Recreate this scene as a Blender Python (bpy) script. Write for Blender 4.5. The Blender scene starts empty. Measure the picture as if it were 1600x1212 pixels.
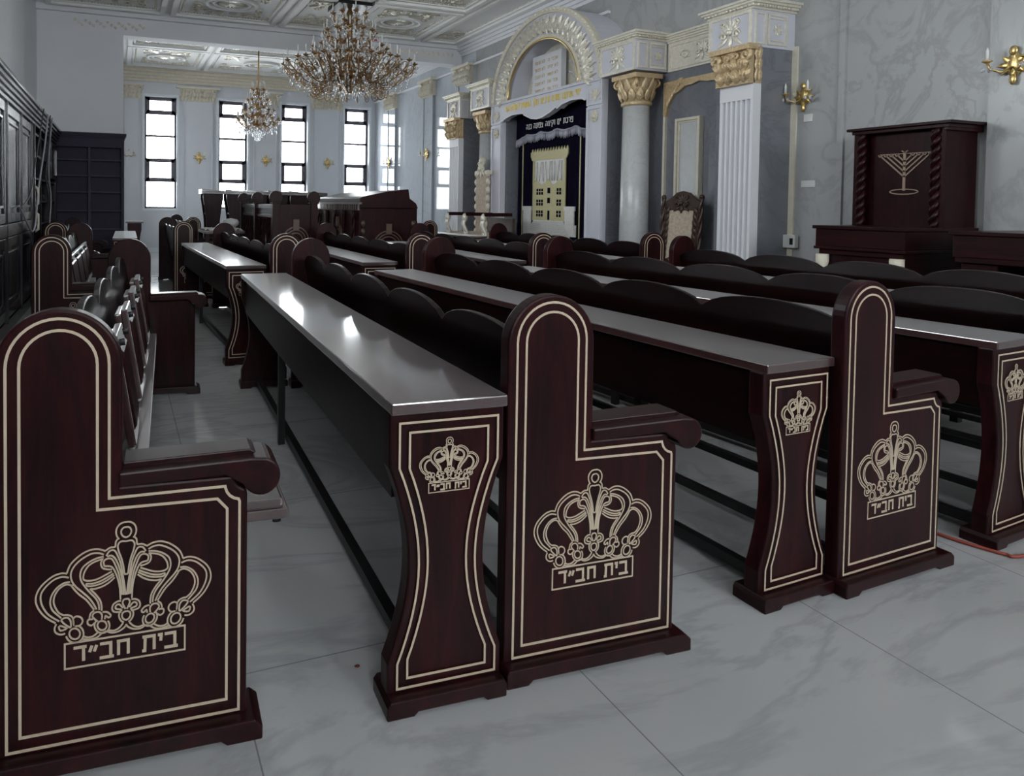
import bpy, bmesh, math, random
from mathutils import Vector, Matrix
random.seed(7)
PI = math.pi
SC = bpy.context.scene
COL = SC.collection

# ------------------------------------------------------------------ camera
def make_camera():
    cam = bpy.data.cameras.new('camera')
    cam.sensor_fit = 'HORIZONTAL'
    cam.sensor_width = 36.0
    cam.lens = 1025.385 * 36.0 / 1600.0
    cam.shift_x = (800 - 546.26) / 1600.0
    cam.shift_y = (347.125 - 606) / 1600.0
    cam.clip_start = 0.05
    cam.clip_end = 200
    o = bpy.data.objects.new('camera', cam)
    COL.objects.link(o)
    yaw, pitch, roll = math.radians(19.256), math.radians(-1.5706), math.radians(0.5828)
    fw = Vector((math.sin(yaw) * math.cos(pitch), math.cos(yaw) * math.cos(pitch), math.sin(pitch)))
    r = Vector((math.cos(yaw), -math.sin(yaw), 0))
    u = r.cross(fw)
    r2 = r * math.cos(roll) + u * math.sin(roll)
    u2 = -r * math.sin(roll) + u * math.cos(roll)
    m = Matrix(((r2.x, u2.x, -fw.x, 0), (r2.y, u2.y, -fw.y, 0), (r2.z, u2.z, -fw.z, 1.2706), (0, 0, 0, 1)))
    o.matrix_world = m
    SC.camera = o
make_camera()

# ------------------------------------------------------------------ sky, daylight, exposure
SKY_STRENGTH = 17.0
w = bpy.data.worlds.new('sky')
SC.world = w
w.use_nodes = True
bg = w.node_tree.nodes['Background']
bg.inputs[0].default_value = (0.93, 0.97, 1.0, 1)
bg.inputs[1].default_value = SKY_STRENGTH
SC.view_settings.view_transform = 'Standard'
SC.view_settings.look = 'None'
SC.view_settings.exposure = 0.0
SC.view_settings.gamma = 1.0
SC.view_settings.use_curve_mapping = False
SC.cycles.max_bounces = 10
SC.cycles.diffuse_bounces = 6
SC.cycles.glossy_bounces = 4
SC.cycles.transparent_max_bounces = 12
SC.cycles.use_denoising = True
SC.cycles.sample_clamp_indirect = 8.0

def portal(name, loc, rot, sx, sy):
    l = bpy.data.lights.new(name, 'AREA')
    l.shape = 'RECTANGLE'
    l.size, l.size_y = sx, sy
    l.cycles.is_portal = True
    o = bpy.data.objects.new(name, l)
    o.location = loc
    o.rotation_euler = rot
    COL.objects.link(o)

XW, XL, YB, YR, ZC = 6.86, -1.36, 17.5, -3.6, 4.70      # right wall, left wall, window wall, rear wall, ceiling
WIN = [(0.57, 1.38), (2.43, 3.22), (4.12, 4.88), (5.93, 6.69)]
WZ0, WZ1 = 1.10, 3.98
RWIN_ADDED = [(-0.9, 0.3), (2.2, 3.4), (4.7, 5.9)]  # rear-wall windows behind the camera, added to let daylight in
RZ0, RZ1 = 1.9, 4.2
LWIN_ADDED = [(2.6, 4.4, 2.9, 4.3), (5.6, 7.4, 2.9, 4.3), (14.4, 15.4, 1.1, 2.7)]      # unseen left-wall windows added for light: high ones above the cupboards, one beyond the grey pier
for a, b in WIN:
    portal('daylight_portal', ((a + b) / 2, YB + 0.3, (WZ0 + WZ1) / 2), (-PI / 2, 0, 0), b - a, WZ1 - WZ0)
for a, b in RWIN_ADDED:
    portal('daylight_portal', ((a + b) / 2, YR - 0.3, (RZ0 + RZ1) / 2), (PI / 2, 0, 0), b - a, RZ1 - RZ0)

for a, b, c, d in LWIN_ADDED:
    portal('daylight_portal', (XL - 0.3, (a + b) / 2, (c + d) / 2), (0, -PI / 2, 0), d - c, b - a)

# ------------------------------------------------------------------ mesh builder
class MB:
    def __init__(s):
        s.v = []; s.f = []; s.sm = []
    def add(s, vs, fs, smooth=False):
        b = len(s.v)
        s.v += [tuple(p) for p in vs]
        for f in fs:
            s.f.append([b + i for i in f]); s.sm.append(smooth)
    def box(s, x0, y0, z0, x1, y1, z1):
        s.add([(x0, y0, z0), (x1, y0, z0), (x1, y1, z0), (x0, y1, z0), (x0, y0, z1), (x1, y0, z1), (x1, y1, z1), (x0, y1, z1)],
              [(0, 3, 2, 1), (4, 5, 6, 7), (0, 1, 5, 4), (1, 2, 6, 5), (2, 3, 7, 6), (3, 0, 4, 7)])
        return s
    def prism(s, poly, axis, a, b, smooth=False):
        # axis 'y': poly is (x,z); axis 'x': poly is (y,z); axis 'z': poly is (x,y)
        P = {'y': lambda p, t: (p[0], t, p[1]), 'x': lambda p, t: (t, p[0], p[1]), 'z': lambda p, t: (p[0], p[1], t)}[axis]
        n = len(poly)
        vs = [P(p, a) for p in poly] + [P(p, b) for p in poly]
        area = sum(poly[i][0] * poly[(i + 1) % n][1] - poly[(i + 1) % n][0] * poly[i][1] for i in range(n))
        flip = (area > 0) == (axis == 'y')
        A = list(range(n)); B = list(range(n, 2 * n))
        fs = [A[::-1] if not flip else A, B if not flip else B[::-1]]
        s.add(vs, [fs[0], fs[1]])
        b0 = len(s.v) - 2 * n
        for i in range(n):
            j = (i + 1) % n
            q = [i, j, n + j, n + i]
            if flip: q = q[::-1]
            s.f.append([b0 + k for k in q]); s.sm.append(smooth)
        return s
    def tube(s, path, r, n=8, smooth=True, cap=True):
        pts = [Vector(p) for p in path]
        rs = r if isinstance(r, (list, tuple)) else [r] * len(pts)
        up = Vector((0, 0, 1))
        rings = []
        prev = None
        for i, p in enumerate(pts):
            d = (pts[min(i + 1, len(pts) - 1)] - pts[max(i - 1, 0)])
            if d.length < 1e-9: d = Vector((0, 0, 1))
            d.normalize()
            if prev is None:
                ref = up if abs(d.dot(up)) < 0.95 else Vector((1, 0, 0))
                a = d.cross(ref).normalized()
            else:
                a = (prev - d * prev.dot(d))
                if a.length < 1e-6: a = d.cross(up if abs(d.dot(up)) < .95 else Vector((1, 0, 0)))
                a.normalize()
            prev = a
            b = d.cross(a)
            rings.append([p + (a * math.cos(2 * PI * k / n) + b * math.sin(2 * PI * k / n)) * rs[i] for k in range(n)])
        vs = [q for R in rings for q in R]
        fs = []
        for i in range(len(rings) - 1):
            for k in range(n):
                k2 = (k + 1) % n
                fs.append((i * n + k, i * n + k2, (i + 1) * n + k2, (i + 1) * n + k))
        s.add(vs, fs, smooth)
        if cap:
            b0 = len(s.v) - len(vs)
            s.f.append([b0 + k for k in range(n)][::-1]); s.sm.append(False)
            s.f.append([b0 + (len(rings) - 1) * n + k for k in range(n)]); s.sm.append(False)
        return s
    def lathe(s, prof, n=20, c=(0, 0, 0), smooth=True, sx=1, sy=1):
        vs = []
        for r, z in prof:
            for k in range(n):
                a = 2 * PI * k / n
                vs.append((c[0] + r * math.cos(a) * sx, c[1] + r * math.sin(a) * sy, c[2] + z))
        fs = []
        for i in range(len(prof) - 1):
            for k in range(n):
                k2 = (k + 1) % n
                fs.append((i * n + k, i * n + k2, (i + 1) * n + k2, (i + 1) * n + k))
        s.add(vs, fs, smooth)
        b0 = len(s.v) - len(vs)
        if prof[0][0] > 1e-6: s.f.append([b0 + k for k in range(n)][::-1]); s.sm.append(False)
        if prof[-1][0] > 1e-6: s.f.append([b0 + (len(prof) - 1) * n + k for k in range(n)]); s.sm.append(False)
        return s
    def ball(s, c, r, sx=1, sy=1, sz=1, n=8, m=6, rot=None):
        prof = [(math.sin(PI * i / m), -math.cos(PI * i / m)) for i in range(m + 1)]
        vs = []
        for pr, pz in prof:
            for k in range(n):
                a = 2 * PI * k / n
                p = Vector((pr * math.cos(a) * sx * r, pr * math.sin(a) * sy * r, pz * sz * r))
                if rot: p = rot @ p
                vs.append(p + Vector(c))
        fs = []
        for i in range(m):
            for k in range(n):
                k2 = (k + 1) % n
                fs.append((i * n + k, i * n + k2, (i + 1) * n + k2, (i + 1) * n + k))
        s.add(vs, fs, True)
        return s
    def ribbon(s, pts, wd, mp, h=0.0012, closed=False):
        # flat raised strip along a 2-D line; mp(u, v, n) gives the point
        P = [Vector((p[0], p[1])) for p in pts]
        Q = [P[0]]
        for p in P[1:]:
            if (p - Q[-1]).length > 1e-5: Q.append(p)
        if closed and (Q[0] - Q[-1]).length < 1e-5: Q.pop()
        P = Q; n = len(P)
        if n < 2: return s
        vs = []
        for i, p in enumerate(P):
            if closed: a, b = P[(i - 1) % n], P[(i + 1) % n]
            else: a, b = P[max(i - 1, 0)], P[min(i + 1, n - 1)]
            d1 = (p - a) if (p - a).length > 1e-7 else (b - p)
            d2 = (b - p) if (b - p).length > 1e-7 else (p - a)
            d1 = d1.normalized(); d2 = d2.normalized()
            n1 = Vector((-d1.y, d1.x)); n2 = Vector((-d2.y, d2.x))
            m = n1 + n2
            if m.length < 1e-4: m = n1.copy()
            m.normalize()
            k = 1 / max(0.45, m.dot(n1))
            off = m * (wd / 2 * k)
            l, r = p + off, p - off
            vs += [mp(l.x, l.y, 0), mp(l.x, l.y, h), mp(r.x, r.y, h), mp(r.x, r.y, 0)]
        fs = []
        for i in range(n if closed else n - 1):
            a = 4 * i; b = 4 * ((i + 1) % n)
            fs += [(a, b, b + 1, a + 1), (a + 1, b + 1, b + 2, a + 2), (a + 2, b + 2, b + 3, a + 3)]
        s.add(vs, fs)
        return s
    def build(s, name, m, parent=None, bevel=0.0, loc=None, recalc=True, seg=2):
        me = bpy.data.meshes.new(name)
        me.from_pydata(s.v, [], s.f)
        me.polygons.foreach_set('use_smooth', s.sm)
        if recalc:
            bm = bmesh.new(); bm.from_mesh(me)
            bmesh.ops.recalc_face_normals(bm, faces=bm.faces)
            bm.to_mesh(me); bm.free()
        me.update()
        me.materials.append(m)
        o = bpy.data.objects.new(name, me)
        COL.objects.link(o)
        if parent is not None: o.parent = parent
        if loc is not None: o.location = loc
        if bevel > 0:
            b = o.modifiers.new('bevel', 'BEVEL')
            b.width = bevel; b.segments = seg; b.limit_method = 'ANGLE'; b.angle_limit = math.radians(40)
            b.harden_normals = False
        return o

def tag(o, label=None, cat=None, group=None, kind=None):
    if label: o['label'] = label
    if cat: o['category'] = cat
    if group: o['group'] = group
    if kind: o['kind'] = kind
    return o
def thing(name, label, cat, loc=(0, 0, 0), rotz=0.0, group=None):
    o = bpy.data.objects.new(name, None)
    o.empty_display_size = 0.1
    COL.objects.link(o)
    o.location = loc; o.rotation_euler = (0, 0, rotz)
    return tag(o, label, cat, group)
def struct(mb, name, m, bevel=0.0, **k):
    return tag(mb.build(name, m, None, bevel, **k), kind='structure')
def copy_tree(o, parent=None):
    c = o.copy()
    COL.objects.link(c)
    if parent is not None: c.parent = parent
    for ch in list(o.children): copy_tree(ch, c)
    return c

# ------------------------------------------------------------------ materials
def new_mat(name):
    m = bpy.data.materials.new(name); m.use_nodes = True
    nt = m.node_tree
    return m, nt, nt.nodes['Principled BSDF']
def plain(name, col, rough=0.5, metal=0.0, var=0.12, scale=6.0, bump=0.0, bscale=60, spec=0.5, coat=0):
    m, nt, p = new_mat(name)
    N = nt.nodes; L = nt.links
    tc = N.new('ShaderNodeTexCoord'); nz = N.new('ShaderNodeTexNoise'); nz.inputs['Scale'].default_value = scale
    nz.inputs['Detail'].default_value = 4
    L.new(tc.outputs['Object'], nz.inputs['Vector'])
    mx = N.new('ShaderNodeMixRGB'); mx.inputs[1].default_value = tuple(c * (1 - var) for c in col) + (1,)
    mx.inputs[2].default_value = tuple(min(1, c * (1 + var)) for c in col) + (1,)
    L.new(nz.outputs['Fac'], mx.inputs[0]); L.new(mx.outputs[0], p.inputs['Base Color'])
    p.inputs['Roughness'].default_value = rough; p.inputs['Metallic'].default_value = metal
    p.inputs['Specular IOR Level'].default_value = spec
    p.inputs['Coat Weight'].default_value = coat
    if bump:
        n2 = N.new('ShaderNodeTexNoise'); n2.inputs['Scale'].default_value = bscale
        L.new(tc.outputs['Object'], n2.inputs['Vector'])
        b = N.new('ShaderNodeBump'); b.inputs['Strength'].default_value = bump; b.inputs['Distance'].default_value = 0.01
        L.new(n2.outputs['Fac'], b.inputs['Height']); L.new(b.outputs['Normal'], p.inputs['Normal'])
    return m
def wood(name, dark, light, scl, rough=0.28, coat=0.25, spec=0.5, sheen=0.0):
    m, nt, p = new_mat(name)
    N = nt.nodes; L = nt.links
    tc = N.new('ShaderNodeTexCoord'); mp = N.new('ShaderNodeMapping'); mp.inputs['Scale'].default_value = scl
    L.new(tc.outputs['Object'], mp.inputs['Vector'])
    n1 = N.new('ShaderNodeTexNoise'); n1.inputs['Scale'].default_value = 2.2; n1.inputs['Detail'].default_value = 8
    n1.inputs['Roughness'].default_value = 0.62; n1.inputs['Distortion'].default_value = 0.9
    L.new(mp.outputs[0], n1.inputs['Vector'])
    n2 = N.new('ShaderNodeTexNoise'); n2.inputs['Scale'].default_value = 14; n2.inputs['Detail'].default_value = 3
    L.new(mp.outputs[0], n2.inputs['Vector'])
    ad = N.new('ShaderNodeMath'); ad.operation = 'MULTIPLY_ADD'; ad.inputs[1].default_value = 0.3
    L.new(n2.outputs['Fac'], ad.inputs[0]); L.new(n1.outputs['Fac'], ad.inputs[2])
    cr = N.new('ShaderNodeValToRGB')
    cr.color_ramp.elements[0].position = 0.42; cr.color_ramp.elements[0].color = tuple(dark) + (1,)
    cr.color_ramp.elements[1].position = 0.86; cr.color_ramp.elements[1].color = tuple(light) + (1,)
    L.new(ad.outputs[0], cr.inputs[0]); L.new(cr.outputs[0], p.inputs['Base Color'])
    p.inputs['Roughness'].default_value = rough
    p.inputs['Sheen Weight'].default_value = sheen; p.inputs['Sheen Roughness'].default_value = 0.25
    p.inputs['Coat Weight'].default_value = coat; p.inputs['Coat Roughness'].default_value = 0.08; p.inputs['Coat IOR'].default_value = 2.1
    p.inputs['Specular IOR Level'].default_value = spec
    return m
def marble(name, base, vein, scale=0.5, rough=0.12, tile=None, joint=(0.2, 0.2, 0.21), amount=0.55, off=(0, 0, 0)):
    m, nt, p = new_mat(name)
    N = nt.nodes; L = nt.links
    tc = N.new('ShaderNodeTexCoord'); mp = N.new('ShaderNodeMapping'); mp.inputs['Location'].default_value = off
    L.new(tc.outputs['Object'], mp.inputs['Vector'])
    wv = N.new('ShaderNodeTexNoise'); wv.inputs['Scale'].default_value = scale * 1.6; wv.inputs['Detail'].default_value = 9
    wv.inputs['Roughness'].default_value = 0.6; wv.inputs['Distortion'].default_value = 1.4
    st = N.new('ShaderNodeMapping'); st.inputs['Rotation'].default_value = (0.3, 0.5, 0.9); st.inputs['Scale'].default_value = (1.0, 2.6, 1.6)
    L.new(mp.outputs[0], st.inputs['Vector']); L.new(st.outputs[0], wv.inputs['Vector'])
    # thin veins where the noise crosses a level
    sb = N.new('ShaderNodeMath'); sb.operation = 'SUBTRACT'; sb.inputs[1].default_value = 0.5; L.new(wv.outputs['Fac'], sb.inputs[0])
    ab = N.new('ShaderNodeMath'); ab.operation = 'ABSOLUTE'; L.new(sb.outputs[0], ab.inputs[0])
    cr = N.new('ShaderNodeValToRGB')
    cr.color_ramp.elements[0].position = 0.0; cr.color_ramp.elements[0].color = (1, 1, 1, 1)
    cr.color_ramp.elements[1].position = 0.045; cr.color_ramp.elements[1].color = (0, 0, 0, 1)
    L.new(ab.outputs[0], cr.inputs[0])
    cl = N.new('ShaderNodeTexNoise'); cl.inputs['Scale'].default_value = scale * 1.3; cl.inputs['Detail'].default_value = 5
    L.new(mp.outputs[0], cl.inputs['Vector'])
    mk = N.new('ShaderNodeMath'); mk.operation = 'MULTIPLY'; L.new(cr.outputs[0], mk.inputs[0]); L.new(cl.outputs['Fac'], mk.inputs[1])
    m2 = N.new('ShaderNodeMath'); m2.operation = 'MULTIPLY'; m2.inputs[1].default_value = amount * 1.6; L.new(mk.outputs[0], m2.inputs[0])
    c2 = N.new('ShaderNodeMixRGB'); c2.inputs[1].default_value = tuple(c * 0.86 for c in base) + (1,); c2.inputs[2].default_value = tuple(min(1, c * 1.1) for c in base) + (1,)
    L.new(cl.outputs['Fac'], c2.inputs[0])
    mx = N.new('ShaderNodeMixRGB'); mx.inputs[2].default_value = tuple(vein) + (1,)
    L.new(m2.outputs[0], mx.inputs[0]); L.new(c2.outputs[0], mx.inputs[1])
    out = mx.outputs[0]
    if tile:
        tw, th, ox, oy = tile
        sx = N.new('ShaderNodeSeparateXYZ'); L.new(tc.outputs['Object'], sx.inputs[0])
        masks = []
        for ax, (t, o) in zip(('X', 'Y'), ((tw, ox), (th, oy))):
            a = N.new('ShaderNodeMath'); a.operation = 'SUBTRACT'; a.inputs[1].default_value = o - 20 * t; L.new(sx.outputs[ax], a.inputs[0])
            d = N.new('ShaderNodeMath'); d.operation = 'DIVIDE'; d.inputs[1].default_value = t; L.new(a.outputs[0], d.inputs[0])
            f = N.new('ShaderNodeMath'); f.operation = 'FRACT'; L.new(d.outputs[0], f.inputs[0])
            g = N.new('ShaderNodeMath'); g.operation = 'LESS_THAN'; g.inputs[1].default_value = 0.004 / t; L.new(f.outputs[0], g.inputs[0])
            masks.append(g)
        mm = N.new('ShaderNodeMath'); mm.operation = 'MAXIMUM'; L.new(masks[0].outputs[0], mm.inputs[0]); L.new(masks[1].outputs[0], mm.inputs[1])
        mj = N.new('ShaderNodeMixRGB'); mj.inputs[2].default_value = tuple(joint) + (1,)
        L.new(mm.outputs[0], mj.inputs[0]); L.new(out, mj.inputs[1]); out = mj.outputs[0]
    L.new(out, p.inputs['Base Color'])
    p.inputs['Roughness'].default_value = rough
    return m
def window_glass():
    m = bpy.data.materials.new('window_glass'); m.use_nodes = True
    nt = m.node_tree; N = nt.nodes; L = nt.links
    for n in list(N):
        if n.type != 'OUTPUT_MATERIAL': N.remove(n)
    t = N.new('ShaderNodeBsdfTransparent'); t.inputs[0].default_value = (0.97, 0.98, 0.98, 1)
    g = N.new('ShaderNodeBsdfGlossy'); g.inputs['Roughness'].default_value = 0.02
    fr = N.new('ShaderNodeFresnel'); fr.inputs[0].default_value = 1.3
    mx = N.new('ShaderNodeMixShader')
    L.new(fr.outputs[0], mx.inputs[0]); L.new(t.outputs[0], mx.inputs[1]); L.new(g.outputs[0], mx.inputs[2])
    L.new(mx.outputs[0], N['Material Output'].inputs[0])
    return m
def crystal_mat():
    m, nt, p = new_mat('crystal')
    p.inputs['Base Color'].default_value = (0.95, 0.97, 1, 1)
    p.inputs['Roughness'].default_value = 0.03
    p.inputs['Transmission Weight'].default_value = 0.75
    p.inputs['IOR'].default_value = 1.5
    return m

WD = ((0.0045, 0.0014, 0.0020), (0.030, 0.0046, 0.0056))
M = dict(
    wood=wood('mahogany_upright', WD[0], WD[1], (9, 9, 1.2), rough=0.36, coat=0.0, spec=0.16),
    wood_long=wood('mahogany_lengthwise', WD[0], WD[1], (9, 1.0, 9), rough=0.33, coat=0.0, spec=0.22),
    wood_back=wood('mahogany_shaded_lengthwise', (0.0025, 0.0010, 0.0013), (0.010, 0.0022, 0.0027), (9, 1.0, 9), rough=0.3, coat=0.0, spec=0.18),  # same mahogany, darkened so the colour holds the shade on backs and trays
    wood_top=wood('mahogany_tabletop', (0.026, 0.009, 0.010), (0.058, 0.018, 0.018), (10, 0.9, 10), rough=0.34, coat=1.0, spec=1.0, sheen=0.6),
    dark_wood=wood('dark_bookcase_wood', (0.008, 0.0065, 0.010), (0.018, 0.014, 0.020), (7, 7, 1.0), rough=0.25, coat=0.3),
    matte_dark=plain('dull_dark_wood', (0.036, 0.030, 0.052), 0.6, 0, 0.2, 8, spec=0.2),
    shelf_edge=plain('lighter_shelf_edge', (0.065, 0.055, 0.085), 0.6, 0, 0.2, 8, spec=0.2),  # lighter tone than the bookcase carcass
    gold_line=plain('pale_gold_inlay', (0.55, 0.445, 0.33), 0.45, 0.1, 0.12, 14),
    mid_line=plain('dull_gold_inlay', (0.30, 0.21, 0.155), 0.45, 0.1, 0.15, 14),
    dim_line=plain('dark_inlay', (0.10, 0.062, 0.045), 0.45, 0.1, 0.2, 14),  # darker tone than the other inlays
    gold_text=plain('bright_gold_lettering', (0.80, 0.62, 0.16), 0.35, 0.35, 0.1),
    gold=plain('gilt', (0.66, 0.48, 0.20), 0.28, 0.85, 0.2, 20),
    brass=plain('aged_brass', (0.40, 0.25, 0.12), 0.3, 0.85, 0.25, 25),
    black=plain('black_metal', (0.012, 0.012, 0.013), 0.4, 0.3),
    steel=plain('hinge_steel', (0.6, 0.6, 0.6), 0.3, 0.9),
    floor=marble('floor_marble', (0.42, 0.42, 0.42), (0.26, 0.265, 0.28), 0.34, 0.10, tile=(0.8893, 0.9804, 0.2987, 1.7279), amount=0.6),
    wall=marble('grey_wall_marble', (0.375, 0.38, 0.38), (0.235, 0.24, 0.24), 0.42, 0.25, amount=0.45, off=(3, 1, 2)),
    wall_shiny=marble('polished_wall_marble', (0.50, 0.54, 0.59), (0.36, 0.38, 0.42), 0.42, 0.05, amount=0.45, off=(3, 1, 2)),
    niche=marble('blue_grey_marble', (0.19, 0.20, 0.225), (0.13, 0.13, 0.145), 0.8, 0.18, amount=0.6),
    column=marble('column_marble', (0.52, 0.53, 0.53), (0.36, 0.36, 0.37), 1.4, 0.25, amount=0.4),
    plaster=plain('grey_plaster', (0.76, 0.77, 0.80), 0.7, 0, 0.06, 1.5),
    backwall=plain('window_wall_paint', (0.58, 0.60, 0.64), 0.55, 0, 0.05, 2.0),
    ceiling=plain('ceiling_paint', (0.86, 0.86, 0.84), 0.6, 0, 0.05, 3),
    white=plain('white_paint', (0.72, 0.72, 0.75), 0.5, 0, 0.04),
    lilac=plain('lilac_grey_paint', (0.60, 0.60, 0.66), 0.45, 0, 0.04),
    cream=plain('cream_plaster', (0.66, 0.61, 0.50), 0.5, 0, 0.15, 15, 0.35, 45),
    tan=plain('tan_gilded_plaster', (0.62, 0.47, 0.28), 0.36, 0.4, 0.3, 30, 0.8, 55),
    silver_orn=plain('ornament_plaster', (0.78, 0.74, 0.64), 0.34, 0.35, 0.25, 25, 0.5, 60),
    frame=plain('window_frame_grey', (0.10, 0.09, 0.11), 0.45),
    reveal=plain('window_reveal_white', (0.68, 0.72, 0.76), 0.5),
    glass=window_glass(),
    crystal=crystal_mat(),
    velvet=plain('navy_velvet', (0.007, 0.006, 0.016), 0.95, 0, 0.2, 12, spec=0.02),
    fringe=plain('silver_fringe', (0.42, 0.42, 0.48), 0.5, 0.2, 0.3, 90),
    embroid=plain('gold_embroidery', (0.55, 0.50, 0.28), 0.45, 0.25, 0.2, 40, 0.5, 150),
    embroid_pale=plain('pale_embroidery', (0.72, 0.71, 0.68), 0.4, 0.25, 0.25, 40, 0.5, 150),
    tapestry=plain('worn_tapestry', (0.46, 0.38, 0.30), 0.8, 0, 0.5, 28),
    carved=plain('carved_dark_wood', (0.050, 0.028, 0.020), 0.4, 0.15, 0.6, 40),
    paper=plain('white_paper', (0.75, 0.75, 0.74), 0.7),
    plastic=plain('white_plastic', (0.62, 0.62, 0.60), 0.4),
    cable_dark=plain('dark_cable', (0.03, 0.03, 0.035), 0.5),
    cable_grey=plain('grey_cable', (0.35, 0.33, 0.36), 0.5),
    cable_red=plain('orange_red_cable', (0.28, 0.05, 0.03), 0.5),
    red=plain('red_scrap', (0.16, 0.02, 0.02), 0.6),
    cloth=plain('pale_cloth', (0.55, 0.53, 0.5), 0.8),
    lamp_red=plain('red_light_strip', (0.6, 0.02, 0.03), 0.5),
)

# ------------------------------------------------------------------ lettering (right-to-left block letters as strokes)
GL = {
 'ב': (.78, [[(0, 1), (.6, 1), (.6, 0)], [(-.02, 0), (.78, 0)]]), 'י': (.24, [[(0, 1), (.2, 1), (.17, .55)]]),
 'ת': (.75, [[(0, 0), (.16, 0), (.18, 1)], [(.02, 1), (.7, 1), (.7, 0)]]), 'ח': (.7, [[(.1, 0), (.1, 1)], [(0, 1), (.65, 1), (.65, 0)]]),
 'ד': (.72, [[(0, 1), (.72, 1)], [(.55, 1), (.55, 0)]]), '"': (.42, [[(.14, 1), (0, .55)], [(.40, 1), (.26, .55)]]),
 'א': (.68, [[(0, 1), (.68, 0)], [(.62, 1), (.6, .65), (.36, .5)], [(.04, 0), (.06, .4), (.28, .62)]]), 'ו': (.22, [[(0, 1), (.2, 1), (.2, 0)]]),
 'נ': (.4, [[(.1, 1), (.36, 1), (.36, 0), (0, 0)]]), 'מ': (.7, [[(0, 0), (.12, 1)], [(.1, .75), (.35, 1), (.66, .9), (.66, 0), (.36, 0)]]),
 'ר': (.58, [[(0, 1), (.56, 1), (.56, 0)]]), 'ל': (.58, [[(.05, 1.35), (.05, 1), (.56, 1), (.54, .5), (.25, 0)]]),
 'ך': (.58, [[(0, 1), (.55, 1), (.55, -.35)]]), 'ה': (.65, [[(0, 1), (.62, 1), (.62, 0)], [(.08, 0), (.08, .62)]]),
 'ש': (.78, [[(0, 1), (.1, 0), (.5, 0), (.76, 1)], [(.38, 1), (.36, .5), (.1, .3)]]), 'ע': (.64, [[(.05, 1), (.4, .1)], [(.6, 1), (.58, .4), (0, -.1)]]),
 'כ': (.55, [[(0, 1), (.52, .95), (.52, .05), (0, 0)]]), 'פ': (.65, [[(.24, .5), (.05, .55), (.05, 1), (.6, 1), (.6, 0), (0, 0)]]),
 'ק': (.65, [[(0, 1), (.6, 1), (.6, .45), (.35, .15)], [(.08, .62), (.08, -.35)]]), 'צ': (.65, [[(0, 1), (.5, .3), (.6, 0), (0, 0)], [(.6, 1), (.58, .7), (.4, .5)]]),
 'ם': (.65, [[(.05, 0), (.05, 1), (.6, 1), (.6, 0), (.05, 0)]]), 'ז': (.34, [[(0, 1), (.32, 1)], [(.18, 1), (.14, 0)]]),
 'ג': (.46, [[(0, 1), (.26, 1), (.3, .3), (.45, 0)], [(.3, .3), (0, 0)]]), 'ף': (.6, [[(.24, .5), (.05, .55), (.05, 1), (.55, 1), (.55, -.35)]]),
 'ס': (.65, [[(.0, 1), (.6, 1), (.5, .1), (.3, 0), (.08, .15), (.08, 1)]]), ' ': (.42, []),
}
def text_lines(s, u0, u1, v0, h, gap=.22):
    """polylines of a right-to-left text filling u0..u1 (its first letter at u1), letters h tall on the line v0"""
    tot = sum(GL[c][0] for c in s) + gap * (len(s) - 1)
    k = (u1 - u0) / tot
    x = tot; out = []
    for c in s:
        wd, st = GL[c]
        x -= wd
        for pl in st: out.append([(u0 + (x + a) * k, v0 + b * h) for a, b in pl])
        x -= gap
    return out

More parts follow.
